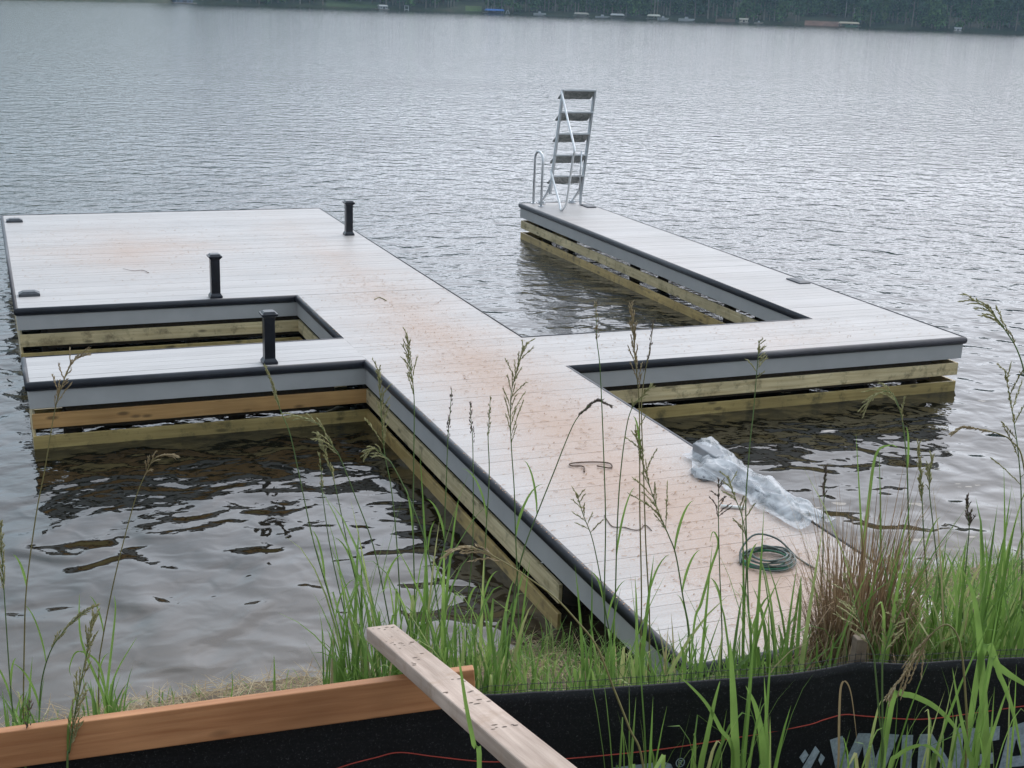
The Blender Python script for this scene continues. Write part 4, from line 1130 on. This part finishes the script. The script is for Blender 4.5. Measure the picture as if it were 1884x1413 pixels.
boat(982, 1004, ('white', (0.37, 0.385, 0.385)), 'white boat moored alone right of the white frame')
shelter(1056, 1083, 7.5, ('tan', (0.30, 0.28, 0.24)), 'boat shelter with a dull tan canopy left of the white-roofed one')
boat(1060, 1079, ('beige', (0.36, 0.34, 0.30)), 'beige boat under the dull tan canopy', -3.2)
shelter(1123, 1148, 8, ('white', (0.40, 0.41, 0.41)), 'boat shelter with a flat white canopy')
boat(1096, 1121, ('grey', (0.42, 0.43, 0.43)), 'low grey boat left of the white canopy', -4, 0.6)
shelter(1191, 1214, 9, ('cream', (0.47, 0.46, 0.40)), 'boat shelter with a cream canopy near the middle of the far shore')
boat(1210, 1230, ('white', (0.37, 0.385, 0.385)), 'white boat sticking out right of the cream canopy')
boat(1249, 1277, ('pale', (0.45, 0.47, 0.47)), 'long pale boat lying low under the dark trees')
shelter(1544, 1579, 9, ('sand', (0.44, 0.37, 0.27)), 'boat shelter with a sand-coloured canopy by the red clay bank')
boat(1556, 1577, ('green', (0.16, 0.28, 0.20)), 'green boat under the sand-coloured canopy', -3.2)
boat(1388, 1404, ('buff', (0.40, 0.37, 0.32)), 'small buff boat right of the cream dock house', -3.5, 0.5)
def hut(u0, u1, hp, wallc, roofc, label, d=-2.0, name='boathouse', cat='boathouse', zb=0.35):
    u = (u0+u1)/2; x, y = far_frame(u); c = inland(u, d); c.z = WZ if d < 1 else hill_z(d, u)
    sc = (c-CAM).length/F; w_ = (u1-u0)*sc*0.5; h = hp*sc
    t = thing(name, c, label, cat)
    m = MB(); fbox(m, c, x, y, -w_*0.85, w_*0.85, -1.6, 1.6, zb, h*0.72); m.build('wall', fm('wall_'+wallc[0], wallc[1]), t)
    m = MB()
    def q(a, b, z): return c+x*a+y*b+V((0, 0, z))
    z0 = h*0.72+0.01
    m.quad(q(-w_, -2, z0), q(w_, -2, z0), q(w_, 0, h), q(-w_, 0, h)); m.quad(q(w_, 2, z0), q(-w_, 2, z0), q(-w_, 0, h), q(w_, 0, h))
    m.tri(q(-w_, -2, z0), q(-w_, 0, h), q(-w_, 2, z0)); m.tri(q(w_, -2, z0), q(w_, 2, z0), q(w_, 0, h)); m.quad(q(-w_, -2, z0), q(-w_, 2, z0), q(w_, 2, z0), q(w_, -2, z0))
    m.build('roof', fm('roof_'+roofc[0], roofc[1]), t)
    m = MB(); fbox(m, c, x, y, -w_*0.15, w_*0.25, -1.64, -1.605, zb+0.05, zb+(h*0.72-zb)*0.8); m.build('door', fm('dark_opening', (0.05, 0.05, 0.055)), t)
    for s in (-0.6, 0.55):
        m = MB(); fbox(m, c, x, y, w_*(s-0.12), w_*(s+0.12), -1.64, -1.605, zb+(h*0.72-zb)*0.4, zb+(h*0.72-zb)*0.8); m.build('window', fm('dark_opening', (0.05, 0.05, 0.055)), t)
    if d < 1:
        m = MB(); fbox(m, c, x, y, -w_*1.15, w_*1.15, -2.4, 3.0, 0.1, 0.34); m.build('platform', fm('catwalk_boards', (0.27, 0.24, 0.21)), t)
        for s in (-1, 1):
            m = MB(); fbox(m, c, x, y, s*w_-0.1, s*w_+0.1, -2.3, -2.1, -2.5, 0.09); m.build('pile', fm('canopy_post', (0.16, 0.15, 0.14)), t)
hut(696, 712, 8.5, ('grey', (0.36, 0.38, 0.39)), ('pale', (0.45, 0.46, 0.46)), 'small grey-white boathouse at the left part of the far shore')
hut(1360, 1376, 8.5, ('cream', (0.52, 0.48, 0.40)), ('cream', (0.50, 0.46, 0.38)), 'small cream dock house before a reddish bank')
hut(1756, 1768, 7, ('white', (0.55, 0.56, 0.56)), ('grey', (0.40, 0.41, 0.42)), 'tiny white dock hut at the right part of the far shore')
hut(316, 354, 8, ('slate', (0.12, 0.16, 0.22)), ('slate', (0.14, 0.18, 0.24)), 'blue-grey boathouse where the far shore leaves the picture at left')
hut(1486, 1520, 32, ('stone', (0.24, 0.23, 0.22)), ('brown', (0.16, 0.13, 0.115)), 'grey house among the trees above the red clay bank', 22, 'house', 'house', 0.0)
for u, hgt, lab in [(748, 8, 'small white open frame on the far shore right of the grey-white boathouse'), (934, 6.5, 'white pointed frame right of the blue canopy')]:
    x, y = far_frame(u); c = inland(u, -1.0); c.z = WZ; sc = (c-CAM).length/F
    m = MB(); h = hgt*sc; w_ = 3.5*sc
    tp = w_*0.25 if u > 900 else w_
    m.tube([c-x*w_, c-x*tp+V((0, 0, h)), c+x*tp+V((0, 0, h)), c+x*w_], 0.16, 6)
    m.tube([c-x*w_*0.9+V((0, 0, h*0.25)), c+x*w_*0.9+V((0, 0, h*0.25))], 0.12, 6)
    tag(m.build('frame', fm('hull_white', (0.37, 0.385, 0.385))), lab, 'frame')

# ------------------------------------------------------------------ air, sky and light
hz, nt, N, L, b = newmat('lake_haze')
N.remove(b)
pv = N.new('ShaderNodeVolumePrincipled')
pv.inputs['Color'].default_value = (0.55, 0.78, 0.95, 1)
pv.inputs['Density'].default_value = 0.00024
L.new(pv.outputs[0], N['Material Output'].inputs['Volume'])
m = MB(); m.box(-720, 900, -330, 1050, -12, 75)
HAZE = True
if HAZE: stuff(m.build('haze', hz))

SUN_AZ, SUN_EL = math.radians(62), math.radians(48)
wd = bpy.data.worlds.new('World'); S.world = wd; wd.use_nodes = True
nt = wd.node_tree; N = nt.nodes; L = nt.links
bg = N['Background']
sky = N.new('ShaderNodeTexSky'); sky.sky_type = 'NISHITA'; sky.sun_disc = False
sky.sun_elevation = SUN_EL; sky.sun_rotation = SUN_AZ
sky.air_density = 1.0; sky.dust_density = 3.0; sky.ozone_density = 1.0
hs_ = N.new('ShaderNodeHueSaturation'); hs_.inputs['Saturation'].default_value = 0.35
L.new(sky.outputs[0], hs_.inputs['Color'])
# an overcast deck: cloud brightness varies over the sky, thinner towards the sun
tc = N.new('ShaderNodeTexCoord')
mp = N.new('ShaderNodeMapping'); mp.inputs['Scale'].default_value = (1, 1, 2.2); L.new(tc.outputs['Generated'], mp.inputs[0])
cl = noise_tex(nt, mp.outputs[0], 2.2, 1.0, 0.4)
dt = N.new('ShaderNodeVectorMath'); dt.operation = 'DOT_PRODUCT'
L.new(tc.outputs['Generated'], dt.inputs[0])
dt.inputs[1].default_value = (math.sin(SUN_AZ)*math.cos(0.5), math.cos(SUN_AZ)*math.cos(0.5), math.sin(0.5))
thin = ramp(nt, math_n(nt, 'ADD', math_n(nt, 'MULTIPLY', dt.outputs['Value'], 0.5), 0.5), [(0.0, (6.4, 7.0, 7.8)), (0.55, (6.9, 8.5, 9.9)), (0.74, (10.4, 12.3, 14.0)), (0.87, (19.5, 20.6, 22.8)), (1.0, (24.0, 24.2, 25.6))]).outputs[0]
clo = ramp(nt, cl, [(0.3, (0.84, 0.85, 0.87)), (0.7, (1.14, 1.13, 1.12))]).outputs[0]
ov = mixc(nt, 1.0, thin, clo, 'MULTIPLY')
L.new(mixc(nt, 0.8, hs_.outputs[0], ov), bg.inputs[0])
bg.inputs[1].default_value = 0.11

sl = bpy.data.lights.new('sun', 'SUN'); sl.energy = 0.7; sl.angle = math.radians(35); sl.color = (1.0, 0.97, 0.92)
so = bpy.data.objects.new('sun', sl); COL.objects.link(so)
sd = V((math.sin(SUN_AZ)*math.cos(SUN_EL), math.cos(SUN_AZ)*math.cos(SUN_EL), math.sin(SUN_EL)))
so.rotation_euler = sd.to_track_quat('Z', 'Y').to_euler(); so.location = (20, 0, 40)

S.view_settings.view_transform = 'Standard'; S.view_settings.look = 'None'
S.view_settings.exposure = 0.0; S.view_settings.gamma = 1.0
S.cycles.use_denoising = True
S.cycles.volume_bounces = 0
S.cycles.max_bounces = 8
S.cycles.transparent_max_bounces = 12
